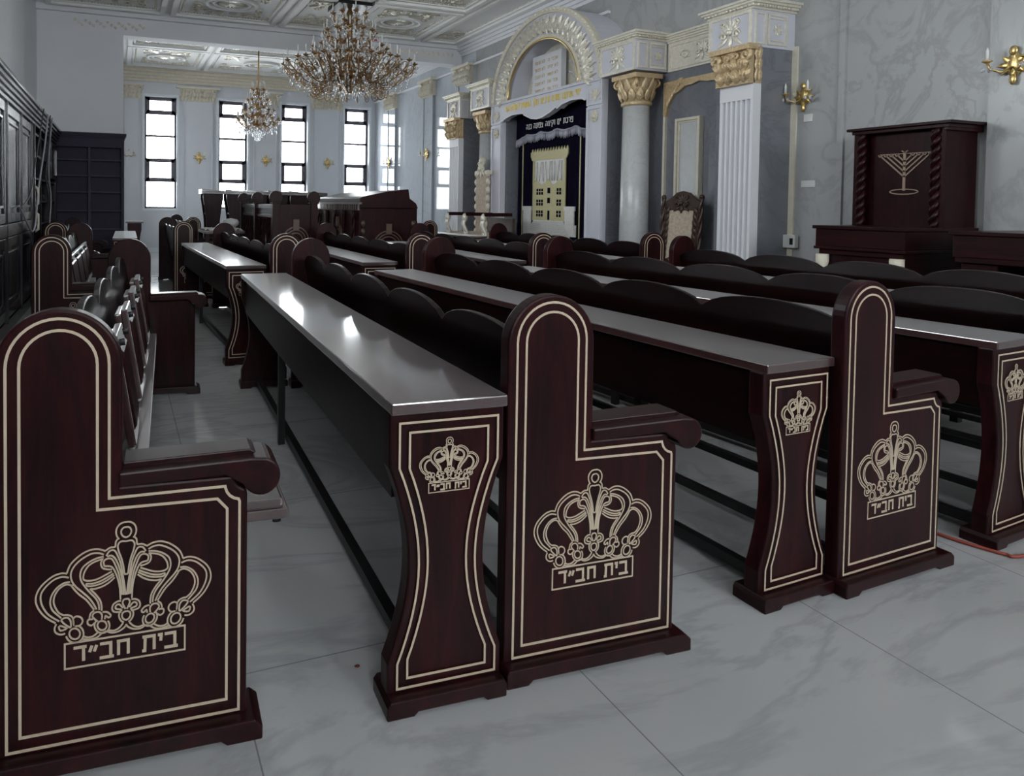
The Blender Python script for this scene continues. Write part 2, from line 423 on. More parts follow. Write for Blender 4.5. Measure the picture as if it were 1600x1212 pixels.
CROWN = [[[-1247,4420],[-1370,4446],[-1532,4407],[-1694,4297],[-1823,4156],[-1887,3989],[-1880,3828],[-1792,3636],[-1664,3477],[-1486,3337]],[[-1215,4325],[-1354,4363],[-1516,4324],[-1662,4212],[-1767,4077],[-1794,3939],[-1759,3773],[-1663,3592],[-1550,3476],[-1412,3368]],[[-1190,4223],[-1321,4215],[-1468,4121],[-1566,3975],[-1598,3819],[-1566,3672],[-1501,3576],[-1372,3438]],[[-1125,4124],[-1240,4177],[-1338,4155],[-1436,4080],[-1509,3949],[-1525,3808],[-1485,3677],[-1420,3563],[-1323,3490]],[[-442,4822],[-594,4888],[-760,4892],[-926,4833],[-1075,4727],[-1190,4600],[-1256,4430]],[[-485,4746],[-577,4795],[-727,4806],[-893,4738],[-1042,4633],[-1141,4503],[-1174,4364],[-1141,4216],[-1059,4087],[-927,3950],[-794,3803],[-694,3643],[-636,3515]],[[-1174,4158],[-1092,4029],[-993,3906],[-861,3777],[-761,3635],[-686,3514]],[[-485,4701],[-627,4684],[-794,4617],[-927,4509],[-976,4372],[-960,4225],[-877,4069],[-761,3907],[-661,3783],[-594,3645],[-577,3497]],[[-510,4650],[-660,4616],[-794,4544],[-877,4430],[-910,4326],[-902,4235],[-794,4192],[-627,4204],[-459,4270],[-307,4340]],[[-274,4289],[-392,4224],[-560,4149],[-728,4119],[-844,4133],[-827,4079],[-728,4065],[-543,4092],[-392,4161],[-257,4247]],[[-248,4194],[-358,4101],[-493,4030],[-661,3991],[-761,3997],[-661,3873],[-560,3713],[-527,3562],[-527,3471]],[[0,4991],[-121,4998],[-180,4915],[-163,4785],[-104,4612],[-61,4424],[-39,4256],[1,4237]],[[-164,5086],[-223,5011],[-240,4895],[-341,4890],[-442,4831]],[[-426,4711],[-358,4811],[-257,4815],[-189,4697],[-121,4505],[-78,4243],[-35,3962],[-13,3757]],[[-409,4690],[-324,4706],[-240,4631],[-172,4476],[-117,4285],[-78,4060],[-52,3763]],[[-468,4481],[-485,4574],[-442,4631],[-358,4647],[-291,4602],[-223,4446],[-163,4273],[-117,4029],[-90,3768]],[[-468,4481],[-358,4465],[-290,4419],[-223,4282],[-172,4110],[-137,3922],[-124,3664]],[[-493,4666],[-543,4564],[-510,4450],[-409,4400],[-307,4385]],[[0,5083],[-42,5097],[-78,5128],[-102,5169],[-111,5216],[-102,5260],[-78,5295],[-43,5317],[0,5320]],[[-154,5056],[-192,5116],[-214,5183],[-217,5252],[-201,5316],[-169,5371],[-121,5411],[-64,5433],[0,5435]],[[2,3170],[-39,3187],[-72,3220],[-90,3263],[-90,3308],[-72,3346],[-39,3369],[1,3372]],[[-52,3121],[-95,3153],[-128,3197],[-149,3248],[-156,3301],[-147,3351],[-124,3393],[-89,3424]],[[-103,3431],[-219,3462],[-222,3532],[-154,3558],[-69,3457]],[[-103,3374],[-256,3399],[-304,3476],[-273,3577],[-188,3628],[-112,3629]],[[-17,3430],[-77,3568],[-52,3647],[1,3657]],[[-421,3111],[-430,3066],[-457,3034],[-497,3020],[-540,3027],[-579,3054],[-606,3096],[-616,3143],[-606,3187],[-579,3220],[-540,3234],[-497,3226],[-457,3200],[-430,3158],[-421,3111]],[[-396,3218],[-367,3158],[-358,3093],[-372,3033],[-405,2985],[-454,2957],[-511,2953],[-570,2971],[-621,3011],[-658,3067],[-677,3130],[-673,3194],[-649,3248]],[[-611,3233],[-720,3360],[-678,3444],[-577,3446],[-518,3364],[-527,3265]],[[-786,3334],[-761,3439],[-686,3500]],[[-510,3435],[-409,3419],[-333,3334],[-375,3286],[-443,3333],[-459,3263]],[[-711,3304],[-811,3302],[-820,3213],[-745,3164],[-678,3208]],[[-981,3013],[-992,2962],[-1023,2924],[-1069,2908],[-1118,2917],[-1163,2948],[-1194,2996],[-1205,3051],[-1194,3102],[-1163,3140],[-1118,3156],[-1068,3148],[-1023,3117],[-992,3069],[-981,3013]],[[-1001,3192],[-954,3142],[-922,3081],[-908,3014],[-914,2950],[-939,2894],[-981,2852],[-1034,2830],[-1094,2830],[-1153,2851],[-1206,2891],[-1247,2946],[-1271,3010]],[[-1372,3375],[-1192,3193],[-1172,3289],[-1200,3383],[-1274,3431],[-1372,3375]],[[-1323,3490],[-1241,3484],[-1142,3419],[-1110,3233],[-1126,3371],[-1060,3424],[-961,3381],[-928,3285],[-986,3204],[-1085,3202]],[[-1413,3266],[-1258,3186],[-1388,3154],[-1413,3266]],[[-1470,3320],[-1510,3219],[-1486,3125],[-1389,3064],[-1290,3074]],[[-928,2959],[-828,2906],[-711,2913],[-611,2978]],[[-928,2883],[-778,2852],[-628,2872],[-527,2946],[-426,2984]],[[-392,3005],[-273,2967],[-154,3012],[-69,3108]],[[-426,2984],[-307,2924],[-154,2938],[-34,3010],[2,3078]]]
BOXU, BOXZ = 0.130, (0.226, 0.283)
def smooth(P, n=3):
    if len(P) < 3: return P
    closed = P[0] == P[-1]; Q = []
    for i in range(len(P) - 1):
        a = P[i - 1] if i else (P[-2] if closed else P[0]); b, c = P[i], P[i + 1]
        d = P[i + 2] if i + 2 < len(P) else (P[1] if closed else P[-1])
        for j in range(n):
            t = j / n
            Q.append(tuple(.5 * (2 * b[q] + (c[q] - a[q]) * t + (2 * a[q] - 5 * b[q] + 4 * c[q] - d[q]) * t * t + (3 * b[q] - a[q] - 3 * c[q] + d[q]) * t ** 3) for q in (0, 1)))
    return Q + [P[-1]]
def emblem(mb, cx, z0, k, wd, mp, h=0.0012):
    """engraved crown over a lettered box; z0 = lower edge of the box, k = scale"""
    for pl in CROWN:
        P = smooth([(a * 1e-4, b * 1e-4) for a, b in pl])
        for sg in (1, -1):
            mb.ribbon([(cx + sg * a * k, z0 + (b - BOXZ[0]) * k) for a, b in P], wd, mp, h)
    b = BOXU * k; hh = (BOXZ[1] - BOXZ[0]) * k
    mb.ribbon([(cx - b, z0), (cx + b, z0), (cx + b, z0 + hh), (cx - b, z0 + hh)], wd * 1.1, mp, h, True)
    for pl in text_lines('בית חב"ד', cx - b * .86, cx + b * .88, z0 + hh * .22, hh * .56, .16):
        mb.ribbon(pl, wd * 1.9, mp, h)

def arc(cx, cz, r, a0, a1, n, rz=None):
    return [(cx + r * math.cos(math.radians(a0 + (a1 - a0) * i / n)), cz + (rz or r) * math.sin(math.radians(a0 + (a1 - a0) * i / n))) for i in range(n + 1)]

# ------------------------------------------------------------------ pew
PANEL = [(.004, .045), (.553, .045), (.553, .575)] + arc(.556, .626, .036, 260, 184, 5) + [(.269, .626), (.269, .9)] + arc(.1365, .9, .1325, 0, 180, 22) + [(.004, .9)]
def dedupe(P):
    Q = []
    for p in P:
        if not Q or abs(p[0] - Q[-1][0]) + abs(p[1] - Q[-1][1]) > 1e-5: Q.append(p)
    return Q
PANEL = dedupe(PANEL)
LINE1 = dedupe([(.030, .058), (.534, .058), (.534, .562)] + arc(.537, .605, .037, 262, 190, 4) + [(.50, .602), (.242, .602), (.242, .907)] + arc(.136, .907, .106, 0, 180, 20) + [(.030, .907)])
LINE2 = dedupe([(.057, .088), (.505, .088), (.505, .548), (.482, .574), (.217, .578), (.217, .907)] + arc(.137, .907, .080, 0, 180, 18) + [(.057, .907)])
PL = [(-.004, 0), (.06, 0), (.075, .012), (.49, .012), (.505, 0), (.588, 0), (.588, .034), (.570, .050), (.002, .050), (-.004, .036)]
def make_pew(L, n, label, first_down=False, emblems=True, scallop=None):
    r = thing('pew', label, 'pew', group='crown-carved wooden pews')
    T = .046
    for near in (True, False):
        y0, y1 = (0, T) if near else (L - T, L)
        e = MB().prism(PANEL, 'y', y0, y1).build('end_panel', M['wood'], r, .006)
        a, b = (-.035, .078) if near else (L - .078, L + .035)
        MB().prism(PL, 'y', a, b).build('plinth', M['wood_long'], e, .004)
        if near and emblems:
            mp = lambda u, v, h: (u, -h, v)
            g = MB().ribbon(LINE1, .0062, mp, .0014, True).ribbon(LINE2, .0062, mp, .0014, True)
            tag(g.build('gold_inlay', M['gold_line'], e, recalc=False), 'double pale gold line following the panel outline')
            c = MB(); emblem(c, .2785, .226, 1.0, .0035, mp)
            tag(c.build('crown_emblem', M['gold_line'], e, recalc=False), 'engraved gold crown above a lettered box')
        # armrest with a scroll end
        a, b = (-.014, .10) if near else (L - .10, L + .014)
        prof = dedupe([(.262, .628), (.50, .632)] + arc(.585, .621, .045, 200, 350, 10) + arc(.585, .621, .045, 0, 75, 5) + [(.56, .668), (.262, .662)])
        ar = MB().prism(prof, 'y', a, b).build('armrest', M['wood_long'], r, .005)
        a, b = (.012, .092) if near else (L - .092, L - .012)
        MB().prism([(.27, .660), (.56, .664), (.575, .672), (.56, .681), (.27, .676)], 'y', a, b).build('cap_moulding', M['wood_long'], ar, .003)
    # scalloped, slightly reclined backrest
    ns = scallop or n
    y0, y1 = T - .004, L - T + .004
    wd = (y1 - y0) / ns
    top = []
    for i in range(ns):
        for k in range(13):
            t = k / 12
            z = .866 + .066 * max(0, 1 - abs(2 * t - 1) ** 2.3) ** .75
            top.append((y0 + (i + t) * wd, z))
    top = dedupe(top)
    poly = [(y1, .40), (y0, .40)] + top
    mb = MB().prism(poly, 'x', 0, .026)
    mb.v = [(x + .075 + (.93 - z) * .19, y, z) for x, y, z in mb.v]
    bk = mb.build('backrest', M['wood_back'], r, .004)
    MB().box(.255, y0, .345, .305, y1, .408).build('seat_rail', M['wood_top'], r, .004)
    sw = (y1 - y0) / n
    sproto = None
    for i in range(n):
        if sproto is None:
            h = sw / 2 - .012
            s = MB().box(.0, -h, -.015, .39, h, .012).build('seat', M['wood_top'], r, .005)
            MB().box(.03, -h + .012, .012, .375, h - .012, .040).build('seat_pad', M['wood_top'], s, .008)
            p = MB().prism([(.05, -.015), (.34, -.015), (.325, -.025), (.065, -.025)], 'y', -h + .05, h - .05).build('seat_panel', M['wood_long'], s, .003)
            q = MB()
            for yy in (-h + .02, h - .02): q.tube([(0, yy - .012, 0), (0, yy + .012, 0)], .011, 8)
            q.build('hinge', M['steel'], s)
            b = MB()
            for yy in (-h + .06, h - .06): b.lathe([(.012, -.034), (.012, -.015)], 8, (.36, yy, 0))
            b.build('rubber_stop', M['black'], s)
            sproto = s
        else:
            s = copy_tree(sproto, r)
        down = first_down and i == 0
        s.location = (.255, y0 + (i + .5) * sw, .432)
        s.rotation_euler = (0, 0 if down else -1.735, 0)
        if down: s.location = (.30, .32, .428); s.scale = (1, .46, 1)
    # black steel frame below
    f = MB()
    f.box(.215, y0, .205, .245, y1, .235); f.box(.215, y0, .355, .245, y1, .385); f.box(.13, y0, .05, .16, y1, .08)
    f.build('steel_rail', M['black'], r)
    for t in ((.5,) if L < 2.7 else (.36, .68)):
        MB().box(.205, L * t - .02, 0, .255, L * t + .02, .395).build('steel_leg', M['black'], r)
    return r

# ------------------------------------------------------------------ study desk
def desk_x(z):
    if z >= .615 or z <= .119: return 0.0
    return math.sin(PI * (z - .119) / (.615 - .119)) ** .92
def hourglass(l, rr, wl, wr, zb, zt, kb=.119, kt=.615, n=16):
    zs = [kb + (kt - kb) * i / n for i in range(n + 1)]
    f = lambda z: math.sin(PI * (z - kb) / (kt - kb)) ** .92 if kb < z < kt else 0
    left = [(l, zb)] + [(l + (wl - l) * f(z), z) for z in zs] + [(l, zt)]
    right = [(rr, zt)] + [(rr + (wr - rr) * f(z), z) for z in zs[::-1]] + [(rr, zb)]
    return dedupe(right + left)
def end_support(r, y0, y1, py0, py1, emblems):
    e = MB().prism(hourglass(-.012, .304, .042, .250, .04, .752), 'y', y0, y1).build('end_support', M['wood'], r, .005)
    MB().prism([(-.022, 0), (.05, 0), (.062, .01), (.24, .01), (.252, 0), (.307, 0), (.307, .034), (.300, .046), (-.012, .046), (-.022, .034)], 'y', py0, py1).build('plinth', M['wood_long'], e, .004)
    if emblems:
        mp = lambda u, v, h: (u, -h, v)
        g = MB().ribbon(hourglass(.013, .284, .068, .223, .056, .728), .0056, mp, .0014, True)
        g.ribbon(hourglass(.040, .256, .092, .198, .080, .703, .128, .612), .0056, mp, .0014, True)
        tag(g.build('gold_inlay', M['gold_line'], e, recalc=False), 'double pale gold line following the hourglass outline')
        c = MB(); emblem(c, .148, .545, .432, .0021, mp)
        tag(c.build('crown_emblem', M['gold_line'], e, recalc=False), 'small engraved gold crown above a lettered box')
def make_desk(L, label, emblems=True):
    r = thing('study_desk', label, 'desk', group='long study desks behind the pews')
    end_support(r, 0.004, .054, -.03, .085, emblems)
    end_support(r, L - .054, L - .004, L - .085, L + .03, False)
    MB().box(-.012, -.008, .751, .308, L + .008, .781).build('desktop', M['wood_top'], r, .004)
    t = MB()
    t.box(.012, .054, .520, .275, L - .054, .535); t.box(.262, .054, .535, .275, L - .054, .751); t.box(.012, .054, .535, .026, L - .054, .751)
    t.build('book_tray', M['wood_back'], r)
    for q in ((.5,) if L < 2.6 else (.62,)):
        MB().box(.045, L * q - .018, 0, .08, L * q + .018, .53).build('steel_leg', M['black'], r)
    MB().box(.085, .05, .03, .12, L - .05, .065).build('foot_rail', M['black'], r)
    return r

A = math.radians
pew97 = make_pew(2.97, 5, 'pew in the near left corner with its first tip-up seat folded down', True)
pew97.location = (-.265, 1.574, 0); pew97.rotation_euler = (0, 0, A(-3.6))
pewp = make_pew(2.95, 5, 'nearest middle pew, its crowned end between two crowned desk ends')
def put(proto, label, x, y, rot, first=False):
    o = proto if first else copy_tree(proto)
    o['label'] = label
    o.location = (x, y, 0); o.rotation_euler = (0, 0, A(rot))
    return o
put(pewp, 'nearest middle pew, its crowned end panel behind the desk with the sunlit top', .963, 1.485, -3.0, True)
put(pewp, 'near pew on the right with a slim crowned end and armrest in full view', 2.233, 1.48, 2.3)
put(pewp, 'pew along the right edge, its scalloped back in front of the carved table', 3.43, 1.50, 4.6)
put(pewp, 'farthest right scalloped pew back, in front of the carved wall cabinet', 4.60, 1.42, 4.0)
d = make_desk(3.05, '')
put(d, 'nearest study desk with two bright window reflections on its top', .642, 1.481, -3.0, True)
put(d, 'study desk under the near right pew back, crowned end at the middle right', 1.924, 1.502, 2.3)
put(d, 'study desk cut by the right edge, its crowned end only partly visible', 3.105, 1.509, 4.6)
put(d, 'study desk behind the farthest right pew back', 4.275, 1.44, 4.0)
# second block, across the aisle
put(pewp, 'gold-lined pew end beside the left bookcases', -.60, 5.10, -.6)
put(pewp, 'pew across the aisle behind the desk with the brightest window reflection', 1.115, 5.10, 1.2)
put(pewp, 'pew across the aisle in front of the slant-topped reading table', 2.275, 5.05, -1.2)
put(pewp, 'pew across the aisle in front of the gold-armed double throne', 3.46, 5.0, -3.0)
put(pewp, 'pew across the aisle in front of the ark curtain and round column', 4.67, 4.95, -2.3)
put(d, 'study desk across the aisle with the brightest window reflection', .790, 5.14, 1.5)
put(d, 'study desk across the aisle below the slant-topped reading table', 1.945, 5.19, -1.2)
put(d, 'study desk across the aisle reaching toward the double throne', 3.135, 5.05, -3.0)
put(d, 'study desk across the aisle directly before the ark curtain', 4.345, 5.0, -2.3)
# third block, towards the windows
pews = make_pew(2.45, 4, '')
put(pews, 'thin-backed pew standing alone below the first window', .64, 8.75, 1.2, True)
put(pews, 'small far pew end by the bookcases, behind the gold-lined one', -.86, 8.45, -1)
put(pews, 'far pew end beside the table with the white cloth', 1.02, 11.3, 2)
put(pews, 'far gold-lined pew end right of the slant-topped reading table', 4.40, 9.2, -1)
put(pews, 'far reddish pew end below the window reflections in the side wall', 5.25, 11.75, -1)
ds = make_desk(2.3, '')
put(ds, 'far study desk with a pale top seen over the near left pew', -.09, 9.4, -.5, True)
put(ds, 'far study desk with a pale top in front of the double throne', 5.24, 9.2, 0)

# ------------------------------------------------------------------ room shell
struct(MB().box(-3.0, YR - .4, -.12, XW + .5, YB + .6, 0), 'floor', M['floor'])
struct(MB().box(-3.0, YR - .4, ZC, XW + .5, YB + .6, ZC + .15), 'ceiling', M['ceiling'])
def holed_wall(y0, y1, wins, z0, z1, name, m):
    b = MB(); xs = [XL - .3] + [v for w_ in wins for v in w_] + [XW + .4]
    for i in range(len(xs) - 1):
        if i % 2 == 0: b.box(xs[i], y0, 0, xs[i + 1], y1, ZC)
        else: b.box(xs[i], y0, 0, xs[i + 1], y1, z0); b.box(xs[i], y0, z1, xs[i + 1], y1, ZC)
    return struct(b, name, m)
holed_wall(YB, YB + .3, WIN, WZ0, WZ1, 'wall_back', M['backwall'])
holed_wall(YR - .3, YR, RWIN_ADDED, RZ0, RZ1, 'wall_front', M['plaster'])
b = MB(); y_ = YR
for a, b_, z0_, z1_ in LWIN_ADDED:
    b.box(XL - .3, y_, 0, XL, a, ZC); b.box(XL - .3, a, 0, XL, b_, z0_); b.box(XL - .3, a, z1_, XL, b_, ZC); y_ = b_
b.box(XL - .3, y_, 0, XL, YB, ZC)
struct(b, 'wall_left', M['plaster'])
for i, (a, b_, z0_, z1_) in enumerate(LWIN_ADDED):  # frames and panes of the added left-wall windows, out of view
    f = MB()
    for k in range(4 if z0_ < 2 else 2): z = z0_ + (z1_ - z0_ - .05) * k / (3 if z0_ < 2 else 1); f.box(XL - .2, a, z, XL - .13, b_, z + .05)
    f.box(XL - .2, a, z0_, XL - .13, a + .05, z1_); f.box(XL - .2, b_ - .05, z0_, XL - .13, b_, z1_)
    o = f.build('window_%d' % (i + 8), M['frame']); o['kind'] = 'structure'
    MB().box(XL - .17, a + .05, z0_ + .05, XL - .164, b_ - .05, z1_ - .05).build('pane', M['glass'], o)
struct(MB().box(XW, YR, 0, XW + .4, 11.9, ZC), 'wall_right', M['wall'])
struct(MB().box(XW, 11.9, 0, XW + .4, YB, ZC), 'wall_right_far', M['wall_shiny'])
struct(MB().box(XL, 12.5, 0, .05, 12.9, 4.25), 'wall_pier', M['plaster'])

def window(name, a, b_, z0, z1, y, rows, inward):
    """dark framed window; rows = list of (z_low, z_high, opens)"""
    f = MB(); d0, d1 = y, y + .07
    t = .06
    f.box(a, d0, z0, a + t, d1, z1); f.box(b_ - t, d0, z0, b_, d1, z1)
    f.box(a, d0, z0, b_, d1, z0 + t); f.box(a, d0, z1 - t, b_, d1, z1)
    for lo, hi, op in rows:
        if lo > z0 + .1: f.box(a, d0, lo - .03, b_, d1, lo + .025)
        if op:
            e = .075
            f.box(a + t, d0 - .02, lo, a + t + e, d1, hi); f.box(b_ - t - e, d0 - .02, lo, b_ - t, d1, hi)
            f.box(a + t, d0 - .02, lo, b_ - t, d1, lo + e); f.box(a + t, d0 - .02, hi - e, b_ - t, d1, hi)
    o = f.build(name, M['frame']); o['kind'] = 'structure'
    for lo, hi, op in rows:
        MB().box(a + t, y + .03, lo, b_ - t, y + .036, hi).build('pane', M['glass'], o)
    rv = MB(); w2 = .02; s0, s1 = (y - .16, y) if inward < 0 else (y + .07, y + .23)
    rv.box(a, s0, z0, a + .012, s1, z1); rv.box(b_ - .012, s0, z0, b_, s1, z1); rv.box(a, s0, z1 - .012, b_, s1, z1); rv.box(a, s0, z0, b_, s1, z0 + .012)
    rv.build('window_reveal', M['reveal'], o)
    c = .045
    cs = MB(); yy0, yy1 = (YB - .015, YB) if inward < 0 else (YR, YR + .015)
    cs.box(a - c, yy0, z0 - c, a, yy1, z1 + c); cs.box(b_, yy0, z0 - c, b_ + c, yy1, z1 + c); cs.box(a, yy0, z1, b_, yy1, z1 + c); cs.box(a, yy0, z0 - c, b_, yy1, z0)
    cs.build('window_casing', M['reveal'], o)
ROWS = [(1.12, 1.83, 0), (1.83, 2.38, 1), (2.38, 2.98, 0), (2.98, 3.56, 0), (3.56, 3.96, 1)]
for i, (a, b_) in enumerate(WIN): window('window_%d' % (i + 1), a, b_, WZ0, WZ1, YB + .16, ROWS, -1)
for i, (a, b_) in enumerate(RWIN_ADDED): window('window_%d' % (i + 5), a, b_, RZ0, RZ1, YR - .23, [(1.92, 3.1, 0), (3.1, 4.18, 0)], 1)  # rear windows are added light openings, never in view

# ornament helpers ------------------------------------------------
def frame_map(o, ex, ey, en):
    o, ex, ey, en = Vector(o), Vector(ex), Vector(ey), Vector(en)
    return lambda u, v, n: o + ex * u + ey * v + en * n
def scroll(mb, mp, cu, cv, r, turns=1.25, a0=0, sg=1, t=.012, n=14, tail=None):
    pts = []
    for i in range(n + 1):
        k = i / n; rr = r * (1 - .8 * k); an = a0 + sg * turns * 2 * PI * k
        pts.append(mp(cu + rr * math.cos(an), cv + rr * math.sin(an), t * .6))
    if tail: pts = [mp(p[0], p[1], t * .5) for p in tail] + pts
    mb.tube(pts, [t * (.6 + .5 * i / len(pts)) for i in range(len(pts))], 5)
def leaf(mb, mp, u, v, an, ln, wd, th=.02):
    """a small pointed, ribbed leaf lying on a surface"""
    du, dv = math.cos(an), math.sin(an); pu, pv = -dv, du
    vs = []
    for k, (t, ww, hh) in enumerate([(0, .25, .3), (.3, 1, .8), (.65, .8, 1), (1, .05, .5)]):
        for s_, h_ in ((-1, .15), (-.45, .75), (0, .45), (.45, .75), (1, .15)):
            vs.append(mp(u + du * ln * t + pu * wd * ww * s_ * .5, v + dv * ln * t + pv * wd * ww * s_ * .5, th * hh * h_ + .002))
    fs = []
    for i in range(3):
        for j in range(4): fs.append((i * 5 + j, i * 5 + j + 1, i * 5 + j + 6, i * 5 + j + 5))
    mb.add(vs, fs, True)
def beads(mb, mp, p0, p1, n, r):
    for i in range(n):
        t = (i + .5) / n
        mb.ball(mp(p0[0] + (p1[0] - p0[0]) * t, p0[1] + (p1[1] - p0[1]) * t, r * .4), r, n=6, m=4)
def bar(mb, mp, u0, v0, u1, v1, h):
    P = [mp(u0, v0, 0), mp(u1, v0, 0), mp(u1, v1, 0), mp(u0, v1, 0), mp(u0, v0, h), mp(u1, v0, h), mp(u1, v1, h), mp(u0, v1, h)]
    mb.add(P, [(0, 3, 2, 1), (4, 5, 6, 7), (0, 1, 5, 4), (1, 2, 6, 5), (2, 3, 7, 6), (3, 0, 4, 7)])
def rect_frame(mb, mp, u0, v0, u1, v1, t, h):
    bar(mb, mp, u0, v0, u1, v0 + t, h); bar(mb, mp, u0, v1 - t, u1, v1, h); bar(mb, mp, u0, v0 + t, u0 + t, v1 - t, h); bar(mb, mp, u1 - t, v0 + t, u1, v1 - t, h)
def acanthus(mb, mp, cu, cv, s):
    """symmetrical cartouche of leaves and scrolls about s tall"""
    for k in range(7):
        an = PI / 2 + (k - 3) * .42
        leaf(mb, mp, cu, cv - .05 * s, an, s * (.5 - .05 * abs(k - 3)), s * .16, .03)
    for sg in (1, -1):
        scroll(mb, mp, cu + sg * .22 * s, cv - .12 * s, .13 * s, 1.2, PI / 2 * (1 - sg) , sg, .018)
        scroll(mb, mp, cu + sg * .25 * s, cv + .26 * s, .09 * s, 1.2, PI / 2 * (1 - sg), -sg, .015)
        leaf(mb, mp, cu + sg * .1 * s, cv - .2 * s, -PI / 2 + sg * .9, s * .4, s * .14, .025)
    leaf(mb, mp, cu, cv - .15 * s, -PI / 2, s * .38, s * .2, .035)
    mb.ball(mp(cu, cv - .05 * s, .02), s * .09, n=8, m=5)
def cornice_profile(mb, mp, u0, u1, v0, v1, d):
    """a stepped moulding running along u between v0 and v1, d deep at the top"""
    n = 5
    for i in range(n):
        a = v0 + (v1 - v0) * i / n; b_ = v0 + (v1 - v0) * (i + 1) / n
        bar(mb, mp, u0, a, u1, b_, d * ((i + 1) / n) ** 1.3)

# cornice, beam, pilasters ----------------------------------------
mpb = frame_map((0, YB, 0), (1, 0, 0), (0, 0, 1), (0, -1, 0))
c = MB(); cornice_profile(c, mpb, XL, XW, 4.33, 4.68, .28); struct(c, 'trim_1', M['cream'])
mpr = frame_map((XW, 0, 0), (0, 1, 0), (0, 0, 1), (-1, 0, 0))
c = MB(); cornice_profile(c, mpr, 8.0, YB, 4.42, 4.69, .22); bar(c, mpr, 8.0, 4.14, YB, 4.18, .05)
struct(c, 'trim_2', M['white'])
c = MB()
for i in range(60):
    y = 9.0 + i * .14
    if y < 17.2: scroll(c, mpr, y, 4.52, .05, 1.1, 0, 1 if i % 2 else -1, .014, 8); leaf(c, mpr, y + .05, 4.47, PI / 2, .1, .05, .03)
struct(c, 'trim_3', M['cream'])
bm = MB().box(XL, 12.5, 4.25, XW, 12.8, ZC)
bm.box(XL, 12.42, 4.56, XW, 12.5, ZC)
struct(bm, 'beam', M['plaster'])
c = MB(); mpbe = frame_map((0, 12.5, 0), (1, 0, 0), (0, 0, 1), (0, -1, 0))
for i in range(46):
    x = 4.0 + i * .058
    leaf(c, mpbe, x, 4.40, PI / 2 + .5 * (-1) ** i, .1, .05, .02)
for i in range(20):
    x = -.75 + i * .06
    scroll(c, mpbe, x, 4.45 - .04 * (i % 3), .03, 1.1, i, 1, .012, 8)
struct(c, 'trim_4', M['silver_orn'])

def corinthian(mb, x0, y0, z0, z1, w_, d_, facing):
    """flat pilaster capital: bell, two leaf rows and corner volutes; facing 'x' = towards -x, 'y' = towards -y"""
    if facing == 'y': mp = frame_map((x0, y0, 0), (1, 0, 0), (0, 0, 1), (0, -1, 0))
    else: mp = frame_map((x0, y0, 0), (0, 1, 0), (0, 0, 1), (-1, 0, 0))
    h = z1 - z0
    bar(mb, mp, -w_ / 2, z0, w_ / 2, z1 - .12 * h, d_ * .55)
    bar(mb, mp, -w_ * .62, z1 - .14 * h, w_ * .62, z1, d_)
    m2 = lambda u, v, n: mp(u, v, n + d_ * .5)
    k = max(3, int(w_ / .09))
    for row, (zz, ln) in enumerate(((z0 + .02 * h, .4 * h), (z0 + .3 * h, .42 * h))):
        for i in range(k):
            leaf(mb, m2, -w_ / 2 + w_ * (i + .5 + .25 * row) / (k + .25), zz, PI / 2, ln, w_ / k * 1.1, d_ * .7); leaf(mb, m2, -w_ / 2 + w_ * (i + .3 + .3 * row) / (k + .25), zz + .02, PI / 2 + .5 * (-1) ** i, ln * .8, w_ / k * .5, d_ * .8)
    for sg in (1, -1): scroll(mb, m2, sg * w_ * .44, z1 - .27 * h, .16 * h, 1.4, PI / 2, -sg, .035); scroll(mb, m2, sg * w_ * .14, z1 - .24 * h, .10 * h, 1.4, PI / 2, sg, .025)
    leaf(mb, m2, 0, z1 - .35 * h, PI / 2, .3 * h, .12, .05)
def wall_pilaster(label, x, y, rz, w_, zc0, zc1, d_, m):
    r = thing('wall_pilaster', label, 'pilaster', (x, y, 0), rz, 'capped pilasters on the far walls')
    c = MB(); corinthian(c, 0, 0, zc0, zc1, w_, d_, 'y'); c.build('capital', M['cream'], r)
    p = MB().box(-w_ * .4, -.04, 0, w_ * .4, 0, zc0); p.box(-w_ * .44, -.055, 0, w_ * .44, 0, .3)
    for s_ in (-1, 1): p.box(s_ * w_ * .4 - .012, -.058, .3, s_ * w_ * .4 + .012, -.03, zc0)
    p.build('shaft', m, r)
for x0, x1, lab in ((.06, .50, 'narrow pilaster with a broad cream capital left of the first window'), (1.46, 2.36, 'pilaster with a broad cream capital between the first and second windows'), (3.30, 4.05, 'pilaster with a broad cream capital between the second and third windows'), (4.96, 5.86, 'pilaster with a broad cream capital between the third and fourth windows')):
    wall_pilaster(lab, (x0 + x1) / 2, YB, 0, x1 - x0, 3.88, 4.26, .10, M['backwall'])
for y, lab in ((16.2, 'side-wall pilaster with volute capital, nearest to the fourth window'), (14.0, 'side-wall pilaster with volute capital, behind the right side of the big chandelier'), (12.3, 'side-wall pilaster with volute capital, just above the far entablature block')):
    wall_pilaster(lab, XW, y, -PI / 2, .6, 3.80, 4.20, .17, M['wall_shiny'])
# near right wall: light strip, shallow pilaster
t = MB().box(XW - .03, 4.60, 0, XW, 4.66, ZC); t.box(XW - .05, 1.6, 0, XW, 3.43, ZC)
struct(t, 'trim_9', M['wall'])
# skirting on the far walls
struct(MB().box(.05, YB - .02, 0, XW, YB, .10), 'baseboard_back', M['reveal'])

